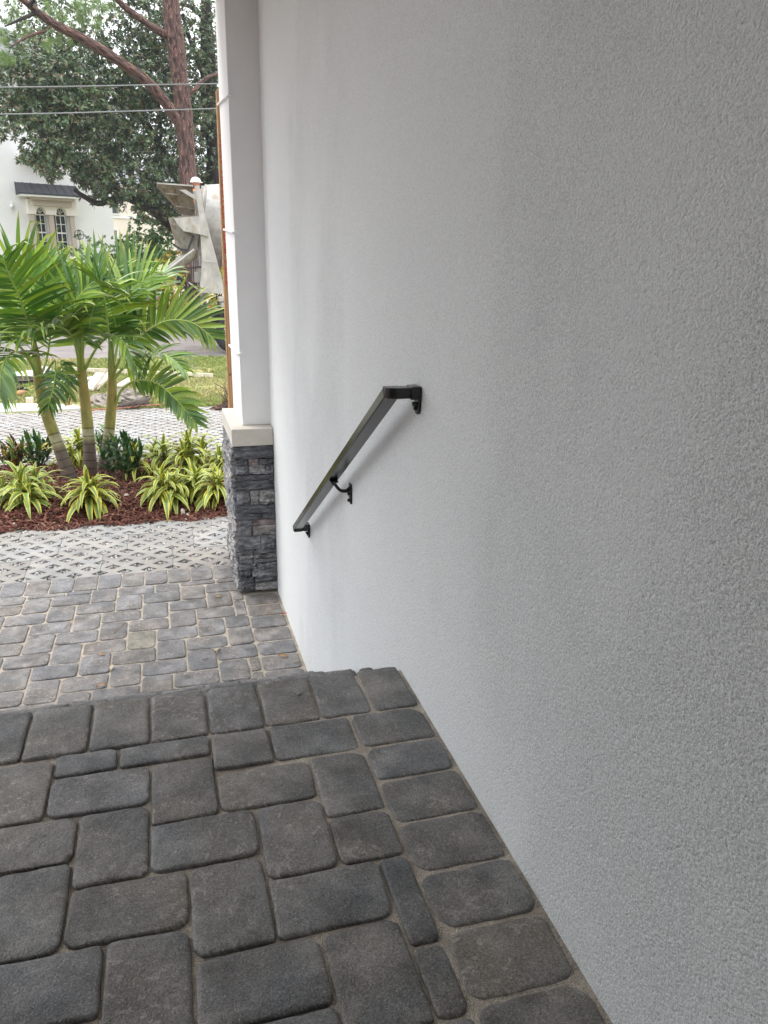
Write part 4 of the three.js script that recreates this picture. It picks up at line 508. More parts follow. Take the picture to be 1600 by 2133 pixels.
  for (const [x, k] of [[1.86, 0], [3.2, 0], [7.6, 0]]) for (const z of [-22.05, -24.2]) { const w = part(t, 'wheel', (() => { const g = new THREE.TorusGeometry(0.38, 0.135, 12, 28); g.scale(1, 1, 1.05); g.translate(x, 0.51 - 0.045, z); return g; })(), M.tyre); const rim = [[0.0, 0.05], [0.12, 0.06], [0.13, 0.02], [0.22, 0.0], [0.27, 0.05], [0.3, 0.06], [0.3, -0.05], [0, -0.05]].map((p) => new THREE.Vector2(p[0], p[1])); const g = new THREE.LatheGeometry(rim, 24); g.rotateX(Math.PI / 2); g.translate(x, 0.465, z + 0.05); const r = part(w, 'rim', g, M.truck); part(w, 'lug', [...Array(8)].map((_, i) => cyl([x + Math.cos(i * 0.785) * 0.17, 0.465 + Math.sin(i * 0.785) * 0.17, z + 0.06], [x + Math.cos(i * 0.785) * 0.17, 0.465 + Math.sin(i * 0.785) * 0.17, z + 0.085], 0.02, 0.02, 8)), M.dark); }
  part(t, 'mud_flap', box([1.317, 8.345, -22][0], [1.397, 8.352, -22][0], [-4, 0.383, -22][1], [-3.958, 0.716, -22][1], -22.5, -22.0, 0.005), M.steel); 
  { const c = [0.617, 0.585, -22.3]; const g = new THREE.LatheGeometry([[0, -0.13], [0.12, -0.12], [0.19, -0.02], [0.2, 0.08], [0.18, 0.08], [0.16, 0]].map((p) => new THREE.Vector2(...p)), 18); g.translate(...c); part(t, 'bucket', g, M.dirty); part(t, 'bucket_hook', [bar([c[0], c[1] + 0.07, c[2]], [c[0] + 0.1, 1.0, c[2]], 0.02), box(c[0], 1.45, 0.95, 1.08, -22.6, -22.1, 0.02)], M.dark); }
  // cab far to the right, behind the pillar
  part(t, 'cab', [box(6.6, 8.4, 0.9, 2.6, -24.3, -22.0, 0.15)], M.truck);
  part(t, 'platform', box(1.0, 2.35, 2.77, 2.85, -25.15, -24.3, 0.01), M.steel); part(t, 'platform_post', [cyl([1.2, 0.2, -24.7], [1.2, 2.77, -24.7], 0.03), cyl([2.25, 0.2, -24.7], [2.25, 2.77, -24.7], 0.03)], M.steel);
}
{ // worker behind the frame on the platform: hard hat, orange vest; body is one field-made surface
  const b = [1.34, 2.85, -24.75], t = thing('person', 'worker in white hard hat and orange vest standing behind the mixer hopper, looking down', 'person', b); const S3 = (bones, res, R, c, m, name, par) => {
    const mc = new MarchingCubes(res, m, false, false, 200000); mc.isolation = 0; const h = 2 / res; const a = V(), d = V(), q = V();
    for (let k = 0; k < res; k++) for (let j = 0; j < res; j++) for (let i = 0; i < res; i++) { q.set((i - res / 2) / (res / 2) * R + c[0], (j - res / 2) / (res / 2) * R + c[1], (k - res / 2) / (res / 2) * R + c[2]); let s = 0; for (const [A, B, r0, r1] of bones) { a.set(...A); d.set(...B).sub(a); const L = d.lengthSq() || 1e-9, u = clamp(q.clone().sub(a).dot(d) / L); const dist = q.distanceTo(a.addScaledVector(d, u)) - lerp(r0, r1, u); s += Math.exp(-dist / (R * 0.018)); } mc.field[i + j * res + k * res * res] = Math.log(Math.max(s, 1e-30)) * R * 0.018; }
    mc.update(); const n = mc.count, p = new Float32Array(n * 3), no = new Float32Array(n * 3); for (let i = 0; i < n; i++) for (let k = 0; k < 3; k++) { p[3 * i + k] = mc.positionArray[3 * i + k] * R + c[k]; no[3 * i + k] = mc.normalArray[3 * i + k]; } const g = new THREE.BufferGeometry(); g.setAttribute('position', new THREE.BufferAttribute(p, 3)); g.setAttribute('normal', new THREE.BufferAttribute(no, 3)); return part(par, name, g, m); };
  const skin = std([0.42, 0.22, 0.14], 0.6), vest = std([0.95, 0.22, 0.02], 0.7), jeans = std([0.05, 0.06, 0.1], 0.9), hat = std([0.85, 0.85, 0.85], 0.35);
  const hx = -0.13, hy = 1.63; // head leans to the left over the hopper side
  const fing = (x, y, z) => [0, 1, 2, 3].flatMap((k) => [[[x + 0.05, y + 0.01, z - 0.03 + k * 0.019], [x + 0.085 + (k % 2) * 0.006, y - 0.004, z - 0.032 + k * 0.021], 0.0095, 0.009], [[x + 0.085 + (k % 2) * 0.006, y - 0.004, z - 0.032 + k * 0.021], [x + 0.09, y - 0.035, z - 0.032 + k * 0.021], 0.009, 0.008]]).concat([[[x + 0.02, y, z + 0.03], [x + 0.05, y - 0.01, z + 0.06], 0.011, 0.009]]);
  const body = S3([[[0, 0.08, -0.1], [0, 0.5, -0.1], 0.055, 0.065], [[0, 0.5, -0.1], [-0.01, 0.92, -0.08], 0.068, 0.09], [[0.02, 0.08, 0.1], [0.02, 0.5, 0.1], 0.055, 0.065], [[0.02, 0.5, 0.1], [-0.01, 0.92, 0.08], 0.068, 0.09], [[0, 0.05, -0.1], [0.17, 0.04, -0.1], 0.045, 0.035], [[0.02, 0.05, 0.1], [0.19, 0.04, 0.1], 0.045, 0.035], [[-0.01, 0.95, -0.05], [-0.01, 0.95, 0.05], 0.12, 0.12], [[-0.02, 1.0, 0], [-0.1, 1.36, 0], 0.13, 0.145], [[-0.11, 1.4, -0.15], [-0.11, 1.4, 0.15], 0.065, 0.065], [[-0.12, 1.42, 0], [hx + 0.01, 1.56, 0], 0.055, 0.05], [[-0.11, 1.4, 0.19], [0.02, 1.17, 0.26], 0.05, 0.042], [[0.02, 1.17, 0.26], [0.1, 1.0, 0.2], 0.042, 0.03], [[-0.11, 1.4, -0.19], [0.02, 1.17, -0.26], 0.05, 0.042], [[0.02, 1.17, -0.26], [0.1, 1.0, -0.2], 0.042, 0.03], [[0.1, 1.0, 0.2], [0.16, 0.98, 0.2], 0.032, 0.028], [[0.1, 1.0, -0.2], [0.16, 0.98, -0.2], 0.032, 0.028], ...fing(0.12, 0.98, 0.2), ...fing(0.12, 0.98, -0.2)], 88, 0.9, [0, 0.85, 0], skin, 'body', t);
  S3([[[-0.02, 0.93, -0.03], [-0.02, 0.93, 0.03], 0.15, 0.15], [[-0.02, 1.0, 0], [-0.1, 1.36, 0], 0.15, 0.17], [[-0.11, 1.405, -0.16], [-0.11, 1.405, 0.16], 0.078, 0.078], [[-0.11, 1.4, 0.19], [-0.08, 1.28, 0.23], 0.068, 0.062], [[-0.11, 1.4, -0.19], [-0.08, 1.28, -0.23], 0.068, 0.062]], 56, 0.5, [-0.08, 1.2, 0], vest, 'vest', t);
  S3([[[0, 0.1, -0.1], [0, 0.5, -0.1], 0.07, 0.078], [[0, 0.5, -0.1], [-0.01, 0.92, -0.07], 0.08, 0.105], [[0.02, 0.1, 0.1], [0.02, 0.5, 0.1], 0.07, 0.078], [[0.02, 0.5, 0.1], [-0.01, 0.92, 0.07], 0.08, 0.105]], 56, 0.6, [0, 0.52, 0], jeans, 'trousers', t);
  const H = (x, y, z) => [hx + x, hy + y, z]; // face looks to +x
  const head = S3([[H(0, 0.03, 0), H(-0.01, 0.05, 0), 0.09, 0.088], [H(0.03, -0.05, 0), H(0.045, -0.085, 0), 0.062, 0.035], [H(0.09, 0.02, 0), H(0.108, -0.02, 0), 0.012, 0.016], [H(0.075, -0.055, -0.02), H(0.075, -0.055, 0.02), 0.014, 0.014], [H(0, -0.01, 0.09), H(-0.01, 0.03, 0.092), 0.014, 0.018], [H(0, -0.01, -0.09), H(-0.01, 0.03, -0.092), 0.014, 0.018], [H(0.075, 0.04, 0.03), H(0.075, 0.045, 0.045), 0.014, 0.012], [H(0.075, 0.04, -0.03), H(0.075, 0.045, -0.045), 0.014, 0.012]], 48, 0.17, H(0.01, 0, 0), skin, 'head', t);
  part(head, 'eye', [-1, 1].map((s) => { const g = new THREE.SphereGeometry(0.011, 10, 8); g.translate(...H(0.083, 0.02, s * 0.034)); return g; }), std([0.6, 0.58, 0.55], 0.3));
  const hg = new THREE.SphereGeometry(0.128, 24, 12, 0, Math.PI * 2, 0, Math.PI * 0.5); hg.scale(1.2, 1.15, 1.08); hg.translate(hx, hy + 0.045, 0); const hm = part(t, 'hard_hat', hg, hat); const br = new THREE.CylinderGeometry(0.14, 0.145, 0.012, 24); br.scale(1.25, 1, 1.06); br.translate(hx + 0.02, hy + 0.05, 0); part(hm, 'brim', br, hat); part(hm, 'ridge', limb([[hx - 0.13, hy + 0.07, 0], [hx - 0.06, hy + 0.165, 0], [hx + 0.06, hy + 0.165, 0], [hx + 0.13, hy + 0.07, 0]], [0.016, 0.016], 8, 4), hat);
}
for (const [p, l] of [[[1.05, -0.05, -28.018], 'pink red traffic cone standing on the street behind the mud flap'], [[1.312, -0.05, -27.788], 'pink red traffic cone half hidden right of the mud flap']]) { const t = thing('traffic_cone', l, 'traffic cone', [p[0], -0.05, p[2]]); const m = std([0.62, 0.16, 0.16], 0.6); part(t, 'cone', new THREE.LatheGeometry([[0.14, 0.03], [0.035, 0.46], [0.0, 0.465]].map((q) => new THREE.Vector2(...q)), 20), m); part(t, 'base', (() => { const g = new RoundedBoxGeometry(0.34, 0.03, 0.34, 2, 0.01); g.translate(0, 0.017, 0); return g; })(), m); }

// ---------------------------------------------------------------- trees
const leafV = (o = {}) => new THREE.MeshPhysicalMaterial({ vertexColors: true, roughness: 0.4, side: THREE.DoubleSide, transmission: 0.2, thickness: 0, ...o });
// rosettes of folded leaves scattered through ellipsoids [centre, rx, ry, rz, share]
function leafCloud(blobs, count, len, wid, cols, per = 8, shell = 0.5, clump = 0.5) {
  const pos = [], col = [], tot = blobs.reduce((s, b) => s + b[4], 0); const D = V(), U = V(), Sd = V(), C = V();
  for (const [c, rx, ry, rz, sh] of blobs) { const n = Math.round((count * sh) / tot / per), sub = []; for (let i = 0; i < Math.max(3, n / 22); i++) { U.set(rr(-1, 1), rr(-1, 1), rr(-1, 1)); if (U.lengthSq() > 1) U.normalize(); sub.push([c[0] + U.x * rx, c[1] + U.y * ry, c[2] + U.z * rz, rr(0.65, 1.5)]); }
    for (let i = 0; i < n; i++) { U.set(rr(-1, 1), rr(-1, 1), rr(-1, 1)); while (U.lengthSq() > 1 || U.lengthSq() < 0.02) U.set(rr(-1, 1), rr(-1, 1), rr(-1, 1)); const R = U.length(), r = Math.pow(R, 1 - shell); U.normalize(); const sb = pick(sub), cr = clump * Math.min(1, ry) * (0.6 + 0.6 * r); C.set(sb[0] + U.x * cr * 1.25, sb[1] + U.y * cr, sb[2] + U.z * cr);
      const ax = U.clone().multiplyScalar(0.8).add(V(rr(-0.7, 0.7), rr(-0.2, 0.9), rr(-0.7, 0.7))).normalize(), e1 = V().crossVectors(ax, V(0.3, 0.9, 0.2)).normalize(), e2 = V().crossVectors(ax, e1), k0 = rr(0.75, 1.25) * sb[3];
      for (let q = 0; q < per; q++) { const a = q * 2.4 + rr(-0.3, 0.3), sp = rr(0.35, 1.35), L = len * rr(0.7, 1.2), w = wid * rr(0.8, 1.2); D.copy(ax).multiplyScalar(Math.cos(sp)).addScaledVector(e1, Math.sin(sp) * Math.cos(a)).addScaledVector(e2, Math.sin(sp) * Math.sin(a)); D.y -= 0.15; Sd.crossVectors(D, ax).normalize(); const N = V().crossVectors(Sd, D); const B = C.clone().addScaledVector(D, 0.02), m1 = B.clone().addScaledVector(D, L * 0.45), T = B.clone().addScaledVector(D, L).addScaledVector(N, -L * 0.12), l = m1.clone().addScaledVector(Sd, w).addScaledVector(N, w * 0.35), rI = m1.clone().addScaledVector(Sd, -w).addScaledVector(N, w * 0.35);
        const c0 = pick(cols), k = k0 * rr(0.8, 1.2); for (const t of [[B, l, m1], [l, T, m1], [B, m1, rI], [m1, T, rI]]) for (const v of t) { pos.push(v.x, v.y, v.z); col.push(c0[0] * k, c0[1] * k, c0[2] * k); } } } }
  const g = new THREE.BufferGeometry(); g.setAttribute('position', new THREE.Float32BufferAttribute(pos, 3)); g.setAttribute('color', new THREE.Float32BufferAttribute(col, 3)); g.setAttribute('uv', new THREE.Float32BufferAttribute(new Float32Array((pos.length / 3) * 2), 2)); g.computeVertexNormals(); return g;
}
const barkM = (k, base, plate) => std([1, 1, 1], 0.9, { map: rep((() => { const n = 512, a = fbm(n, 30, 731 + k, 3, 0.6, 9), b = fbm(n, 9, 732 + k, 4, 0.6, 3), d = noise(n, 44, 733 + k, 16); return tex(n, (i, c) => { const f = sstep(0.36, 0.55, a[i]), p = sstep(0.74, 0.84, d[i]) * f; for (let j = 0; j < 3; j++) c[j] = lerp(base[j] * (0.55 + f * 0.45 + (b[i] - 0.5) * 0.4), plate[j], p * 0.75); }); })(), 0.625, 0.6), bumpMap: rep(grey(512, fbm(512, 22, 731 + k, 3, 0.5, 7)), 0.625, 0.6), bumpScale: 0.05 });
const pineBark = barkM(0, [0.38, 0.285, 0.26], [0.70, 0.52, 0.42]), darkBark = barkM(5, [0.2, 0.17, 0.16], [0.26, 0.23, 0.21]);
{
  rnd = rnd0(740); const t = thing('pine_tree', 'tall pine with reddish flaking bark and long leaning limbs behind the mixer truck', 'tree'); const b = [1.234, 4.38, -30];
  const tr = part(t, 'trunk', limb([[b[0] + 0.08, -0.1, -30], [1.186, 2.784, -30], [1.22, 4.692, -30], [1.21, 6.595, -30], [1.151, 7.914, -30], [1.081, 8.98, -30], [0.996, 10.223, -30], [1.021, 11.705, -30], [1.207, 14.414, -30]], [0.36, 0.32, 0.30, 0.29, 0.29, 0.27, 0.29, 0.27, 0.2, 0.12], 18, 8, 0.16, 3), pineBark);
  part(tr, 'limb', limb([[1.264, 6.449, -30], [0.914, 6.992, -29.8], [0.512, 7.496, -29.5], [-0.024, 7.947, -29.1], [-0.838, 8.325, -28.4], [-1.66, 8.62, -27.7], [-2.422, 8.807, -27], [-2.804, 9.007, -26.7], [-3.211, 9.233, -26.3], [-3.895, 9.533, -26]], [0.2, 0.19, 0.175, 0.165, 0.15, 0.14, 0.125, 0.1, 0.08, 0.05], 12, 6, 0.15, 4), pineBark);
  part(tr, 'limb', limb([[1.014, 9.368, -30], [0.611, 9.51, -29.8], [0.244, 9.573, -29.4], [-0.173, 9.729, -29], [-0.502, 9.829, -28.5], [-0.868, 10.098, -28]], [0.15, 0.12, 0.11, 0.105, 0.09, 0.06], 10, 6, 0.15, 5), pineBark);
  part(tr, 'limb', limb([[1.313, 7.735, -30], [1.575, 7.897, -30], [1.857, 8.215, -30.2], [2.209, 8.474, -30.5], [2.916, 8.771, -31]], [0.1, 0.075, 0.07, 0.065, 0.05], 8, 5, 0.15, 6), pineBark);
  part(tr, 'limb', limb([[-2.487, 8.802, -27], [-2.586, 8.601, -26.9], [-2.869, 8.435, -26.7], [-3.175, 8.244, -26.5], [-3.537, 7.912, -26.2]], [0.06, 0.045, 0.04, 0.035, 0.02], 7, 5, 0.1, 7), pineBark); part(tr, 'limb', limb([[-2.744, 8.988, -26.7], [-2.985, 8.811, -26.5], [-3.222, 8.636, -26.3], [-3.567, 8.383, -26]], [0.07, 0.05, 0.04, 0.02], 7, 5, 0.1, 8), darkBark); part(tr, 'limb', limb([[-2.961, 9.022, -26.5], [-2.836, 9.133, -26.4], [-2.718, 9.3, -26.3]], [0.06, 0.05, 0.04], 7, 4, 0.1, 9), darkBark);
  // needle tufts
  const pos = [], col = [], D = V(), Sd = V(); const tuft = (c, R, n, k0) => { const ax = V(rr(-1, 1), rr(-0.7, 0.9), rr(-0.5, 1)).normalize(); for (let i = 0; i < n; i++) { D.set(rr(-1, 1), rr(-1, 1), rr(-1, 1)).normalize().addScaledVector(ax, 0.9).normalize(); Sd.set(rr(-1, 1), rr(-1, 1), rr(-1, 1)).cross(D).normalize(); const L = R * rr(0.7, 1.15), w = 0.006, g = rr(0, 0.1); const A = V(c).addScaledVector(D, g), T = V(c).addScaledVector(D, L); T.y -= L * 0.25; const k = k0 * rr(0.75, 1.25), dry = rnd() < 0.03; for (const [v, s] of [[A, 1], [A, -1], [T, 0]]) { pos.push(v.x + Sd.x * w * s, v.y + Sd.y * w * s, v.z + Sd.z * w * s); col.push((dry ? 0.3 : 0.17) * k, (dry ? 0.16 : 0.27) * k, (dry ? 0.08 : 0.07) * k); } } };
  for (const [c, rx, ry, n] of [[[-3.589, 8.545, -27], 0.45, 0.35, 20], [[-3.308, 9.06, -27.2], 0.4, 0.25, 8], [[-2.274, 9.418, -28], 0.8, 0.35, 30], [[-1.567, 9.546, -28.5], 0.5, 0.35, 24], [[-2.865, 8.494, -27.2], 0.5, 0.25, 16], [[-3.627, 8.027, -27], 0.4, 0.3, 18], [[-2.143, 8.954, -28.2], 0.4, 0.25, 12], [[-1.075, 9.978, -29], 0.4, 0.3, 14]]) for (let i = 0; i < n; i++) tuft([c[0] + rr(-rx, rx), c[1] + rr(-ry, ry), c[2] + rr(-0.5, 0.5)], rr(0.2, 0.32), 60, rr(0.7, 1.4));
  const g = new THREE.BufferGeometry(); g.setAttribute('position', new THREE.Float32BufferAttribute(pos, 3)); g.setAttribute('color', new THREE.Float32BufferAttribute(col, 3)); g.computeVertexNormals(); g.setAttribute('uv', new THREE.Float32BufferAttribute(new Float32Array((pos.length / 3) * 2), 2)); part(t, 'crown', g, leafV({ roughness: 0.6 }), null, true);
}
{
  rnd = rnd0(750); const t = thing('magnolia_tree', 'large dark glossy leaved magnolia filling the view behind the pine', 'tree');
  const tr = part(t, 'trunk', limb([[3.2, -0.1, -34], [2.504, 4.7, -34], [2.464, 6.805, -34], [2.352, 8.489, -34], [2.379, 9.964, -34], [2.387, 11.081, -34], [2.422, 12.33, -34]], [0.5, 0.42, 0.36, 0.33, 0.3, 0.25, 0.2, 0.15], 14, 6, 0.14, 11), darkBark);
  for (const [p, r] of [[[[2.16, 3.78, -33.8], [0.834, 3.588, -33.4], [0.232, 4.072, -32.9], [-0.354, 4.364, -32.4], [-0.969, 4.597, -32], [-1.417, 4.503, -31.8], [-1.907, 4.321, -31.5], [-2.348, 4.524, -31.2], [-2.627, 4.717, -31]], [0.24, 0.22, 0.2, 0.17, 0.14, 0.11, 0.1, 0.085, 0.06]], [[[-0.969, 4.597, -32], [-1.376, 4.858, -31.6], [-1.893, 5.119, -31.2], [-2.405, 5.285, -30.9], [-3.021, 5.724, -30.6], [-3.348, 6.065, -30.5], [-3.417, 6.788, -30.5], [-3.466, 7.001, -30.5]], [0.13, 0.1, 0.09, 0.085, 0.07, 0.06, 0.045, 0.03]], [[[-2.498, 5.405, -31.2], [-2.751, 5.783, -31], [-3.161, 6.039, -30.8], [-3.485, 6.291, -30.6]], [0.07, 0.06, 0.045, 0.03]], [[[2.37, 8.821, -34], [2.083, 9.457, -34], [1.816, 10.209, -34.2], [1.535, 11.27, -34.4]], [0.14, 0.11, 0.09, 0.06]], [[[2.418, 11.005, -34], [2.133, 11.249, -34], [1.847, 11.427, -34], [1.54, 11.51, -34]], [0.12, 0.1, 0.08, 0.06]], [[[0.203, 4.898, -33], [0.206, 5.905, -33], [0.434, 6.903, -33], [0.418, 7.871, -33]], [0.09, 0.08, 0.06, 0.04]], [[[1.614, 4.285, -33.5], [0.329, 6.636, -33.5], [-0.891, 8.459, -33.2], [-1.952, 9.271, -33]], [0.2, 0.15, 0.11, 0.06]]]) part(tr, 'branch', limb(p, r, 9, 5, 0.12, 12), darkBark);
  const bl = (c, rx, ry, rz, s) => [c, rx, ry, rz, s]; const A = [[0.058, 0.112, 0.042], [0.075, 0.14, 0.05], [0.045, 0.08, 0.034], [0.15, 0.2, 0.085], [0.16, 0.115, 0.06], [0.15, 0.19, 0.12], [0.06, 0.1, 0.046]];
  const cr = leafCloud([bl([-0.712, 10.697, -33.5], 3.4, 1.5, 1.6, 1.35), bl([1.224, 9.473, -33.6], 1.9, 2.3, 1.3, 1.25), bl([-1.689, 8.485, -32.8], 2.6, 1.5, 1.5, 1.25), bl([-3.454, 7.955, -31.8], 1.6, 1.05, 1.2, 0.8), bl([-4.43, 7.205, -31.2], 1.0, 0.7, 0.8, 0.34), bl([0.039, 7.368, -33], 2.2, 1.6, 1.6, 1.35), bl([-1.838, 7.001, -31.8], 1.8, 0.85, 1.2, 0.8), bl([-3.37, 6.427, -31], 0.9, 0.65, 0.7, 0.3), bl([-2.99, 5.61, -30.9], 0.75, 0.45, 0.6, 0.22), bl([-3.852, 5.686, -30.6], 0.35, 0.25, 0.3, 0.05), bl([-0.583, 5.702, -32.2], 1.75, 1.1, 1.2, 1.0), bl([-1.813, 5.122, -31.2], 0.85, 0.55, 0.7, 0.35), bl([0.177, 4.543, -32.8], 1.0, 0.65, 0.8, 0.4), bl([2.245, 7.612, -34.9], 1.2, 3.0, 0.6, 0.55), bl([2.065, 5.058, -34.2], 1.0, 1.1, 0.6, 0.55), bl([-2.901, 9.352, -33], 1.3, 0.9, 1.2, 0.4), bl([1.924, 11.348, -35.2], 2.0, 1.6, 0.8, 0.42), bl([-4.408, 8.495, -33], 0.7, 0.5, 0.6, 0.15)], 70000, 0.18, 0.036, A, 7, 0.25, 0.55);
  part(t, 'crown', cr, leafV({ roughness: 0.2, transmission: 0.15 }), null, true);
}
// shrubs across the street
function shrub(label, blobs, n, len, cols, seed, cat = 'shrub') { rnd = rnd0(seed); const c = blobs[0][0], t = thing('shrub', label, cat, [c[0], 0, c[2]]); const g = leafCloud(blobs.map((b) => [[b[0][0] - c[0], b[0][1], b[0][2] - c[2]], ...b.slice(1)]), n, len, len * 0.28, cols, 7, 0.4); part(t, 'foliage', g, leafV(), null, true); for (let k = 0; k < 4; k++) part(t, 'stem', limb([[0, -0.1, 0], [rr(-0.4, 0.4), c[1] * 0.5, rr(-0.3, 0.3)], [rr(-0.8, 0.8), c[1], rr(-0.4, 0.4)]], [0.04, 0.025, 0.01], 6, 3), darkBark); }
const yG = [[0.5, 0.42, 0.03], [0.55, 0.4, 0.04], [0.2, 0.3, 0.04], [0.09, 0.18, 0.03], [0.5, 0.2, 0.03]], gG = [[0.05, 0.14, 0.025], [0.08, 0.2, 0.04], [0.12, 0.26, 0.05]];
shrub('yellow green croton hedge seen under the mixer chute', [[[0.474, 1.426, -31.5], 1.0, 0.75, 0.6, 1], [[1.19, 1.605, -31.5], 0.8, 0.95, 0.6, 1], [[0.264, 2.113, -32], 0.5, 0.5, 0.5, 0.4]], 2600, 0.17, yG, 801);
shrub('bright yellow shrub seen between the mixer frame and the timber', [[[2.468, 2.14, -31.5], 0.8, 0.8, 0.6, 1], [[1.983, 1.434, -31.5], 0.7, 0.8, 0.5, 0.8]], 1600, 0.17, yG.slice(0, 3), 802);
shrub('green bush left of the mixer hood in front of the cream house', [[[0.204, 3.6, -35], 0.9, 1.0, 0.7, 1], [[0.478, 4.741, -35.5], 0.5, 0.6, 0.5, 0.4], [[-0.477, 3.201, -34.5], 0.8, 0.7, 0.6, 0.7], [[0.028, 2.47, -34], 1.2, 0.9, 0.6, 0.9]], 3600, 0.16, gG, 803);
shrub('low green planting at the foot of the white house', [[[-2.512, 2.066, -36], 2.2, 1.1, 0.8, 1], [[-4.595, 1.76, -36], 2.4, 1.0, 0.8, 1], [[-1.171, 2.081, -36], 1.2, 1.1, 0.7, 0.6]], 4200, 0.16, gG, 804);
{ const g = sheet(-3.5, 1.2, -33.2, -29.6, -0.018); struct('mulch_border', g, std([0.28, 0.12, 0.09], 1)); }

// ---------------------------------------------------------------- houses
M.render = std([1, 1, 1], 0.9, { map: rep(blot(512, 831, 0.76, 0.03, 0.01, 4), 0.15) }); M.renderW = std([0.78, 0.74, 0.68], 0.9); M.taupe = std([0.46, 0.40, 0.34], 0.9); M.slate = std([0.03, 0.033, 0.042], 0.65); M.glass = std([0.03, 0.035, 0.04], 0.12); M.frame = std([0.75, 0.75, 0.74], 0.6); M.shingle = std([0.27, 0.28, 0.30], 0.9, { map: rep(blot(256, 835, 0.7, 0.3, 0.01, 30), 0.6) });
{
  const h = thing('white_house', 'white two storey house across the street, arched windows under a dark metal canopy', 'house', [-4.66, 0, -40]); h.rotation.y = 22 * Math.PI / 180;
  const R0 = [2.985, 4.003][0], eave = [1.104, 10.169][1]; const wall = part(h, 'wall', box(-12, R0, -0.1, eave, -9, 0), M.render);
  { const g = new THREE.BufferGeometry(); const y = eave, e = 0.5, a = [-12.5, y, e], b = [R0 + e, y, e], c = [R0 + e, y, -9.5], d = [-12.5, y, -9.5], p = [R0 - 4.2, y + 2.9, -4.5], q = [-9, y + 2.9, -4.5]; const tr = [a, b, p, a, p, q, b, c, p, c, d, q, c, q, p, d, a, q, a, c, b, a, d, c]; g.setAttribute('position', new THREE.Float32BufferAttribute(tr.flat(), 3)); const w = muv(g); w.computeVertexNormals(); const rf = part(h, 'roof', w, M.shingle); part(rf, 'fascia', [box(-12.5, R0 + e, y - 0.18, y + 0.02, e, e + 0.06), box(R0 + e, R0 + e + 0.06, y - 0.18, y + 0.02, -9.5, e + 0.06)], M.frame); }
  // bay with arches
  const bx0 = [-0.84, 4.053][0], bx1 = [1.25, 4.142][0], yt = [0.094, 4.739][1], bd = 0.32; const ys = [0.048, 4.334][1], yb = [-0.12, 2.837][1];
  const win = [[[-0.518, 3.866][0], [-0.106, 3.882][0]], [[0.332, 3.899][0], [0.777, 3.916][0]]]; const top = [0.116, 4.941][1];
  { const s = new THREE.Shape(); s.moveTo(bx0, ys); s.lineTo(bx1, ys); s.lineTo(bx1, top); s.lineTo(bx0, top); s.closePath(); const o = new THREE.Shape(); // front slab with two arched cuts
    const pts = []; pts.push([bx0, top], [bx0, ys]); for (const [a, b] of win) { const r = (b - a) / 2; pts.push([a, ys]); for (let i = 0; i <= 10; i++) { const an = Math.PI - (i / 10) * Math.PI; pts.push([(a + b) / 2 + Math.cos(an) * r, ys + 0.05 + Math.sin(an) * r * 1.25]); } pts.push([b, ys]); } pts.push([bx1, ys], [bx1, top]); const arch = prism(pts.reverse(), bd); const q = part(h, 'arched_surround', arch, M.renderW);
    part(h, 'column', [[bx0, win[0][0] - 0.02], [win[0][1] + 0.02, win[1][0] - 0.02], [win[1][1] + 0.02, bx1]].map(([a, b]) => box((a + b) / 2 - 0.1, (a + b) / 2 + 0.1, yb, ys - 0.002, 0.03, bd - 0.04, 0.02)), M.taupe); part(h, 'sill', box(bx0 - 0.05, bx1 + 0.05, yb - 0.16, yb - 0.002, 0, bd + 0.06), M.frame); part(h, 'apron', box(bx0, bx1, -0.05, yb - 0.162, 0.0, bd), M.renderW);
    part(h, 'cornice', [box(bx0 + 0.1, bx1 - 0.15, [0.114, 4.92][1], [0.134, 5.102][1], 0, 0.66), box(bx0 + 0.2, bx1 - 0.25, [0.089, 4.698][1], [0.114, 4.92][1] - 0.002, 0, 0.5)], M.taupe); }
  for (const [a, b] of win) { const f = part(h, 'window', [box(a - 0.02, b + 0.02, yb, ys, 0.012, 0.03)], M.glass), r = (b - a) / 2, cx = (a + b) / 2; const dome = new THREE.CircleGeometry(r, 20, 0, Math.PI); dome.scale(1, 1.25, 1); dome.translate(cx, ys + 0.05, 0.03); part(f, 'pane', [dome, box(a, b, ys - 0.003, ys + 0.055, 0.012, 0.029)], M.glass); const st = [box(a, a + 0.03, yb, ys, 0.03, 0.07), box(b - 0.03, b, yb, ys, 0.03, 0.07), box(cx - 0.014, cx + 0.014, yb, ys, 0.03, 0.062)]; const N = 4; for (let i = 0; i <= N; i++) { const y = lerp(yb, ys, i / N), w = i === 2 || i === N ? 0.03 : 0.014; st.push(box(a + 0.03, b - 0.03, y - w, y + w, 0.0315, 0.066)); } for (let i = 1; i < 5; i++) { const an = (i / 5) * Math.PI; st.push(bar([cx, ys + 0.06, 0.045], [cx + Math.cos(an) * r * 0.95, ys + 0.05 + Math.sin(an) * r * 1.2, 0.045], 0.026, 0.03)); } const ring = new THREE.TorusGeometry(r - 0.012, 0.018, 6, 16, Math.PI); ring.scale(1, 1.25, 1); ring.translate(cx, ys + 0.05, 0.045); st.push(ring); part(f, 'window_frame', st, M.frame); }
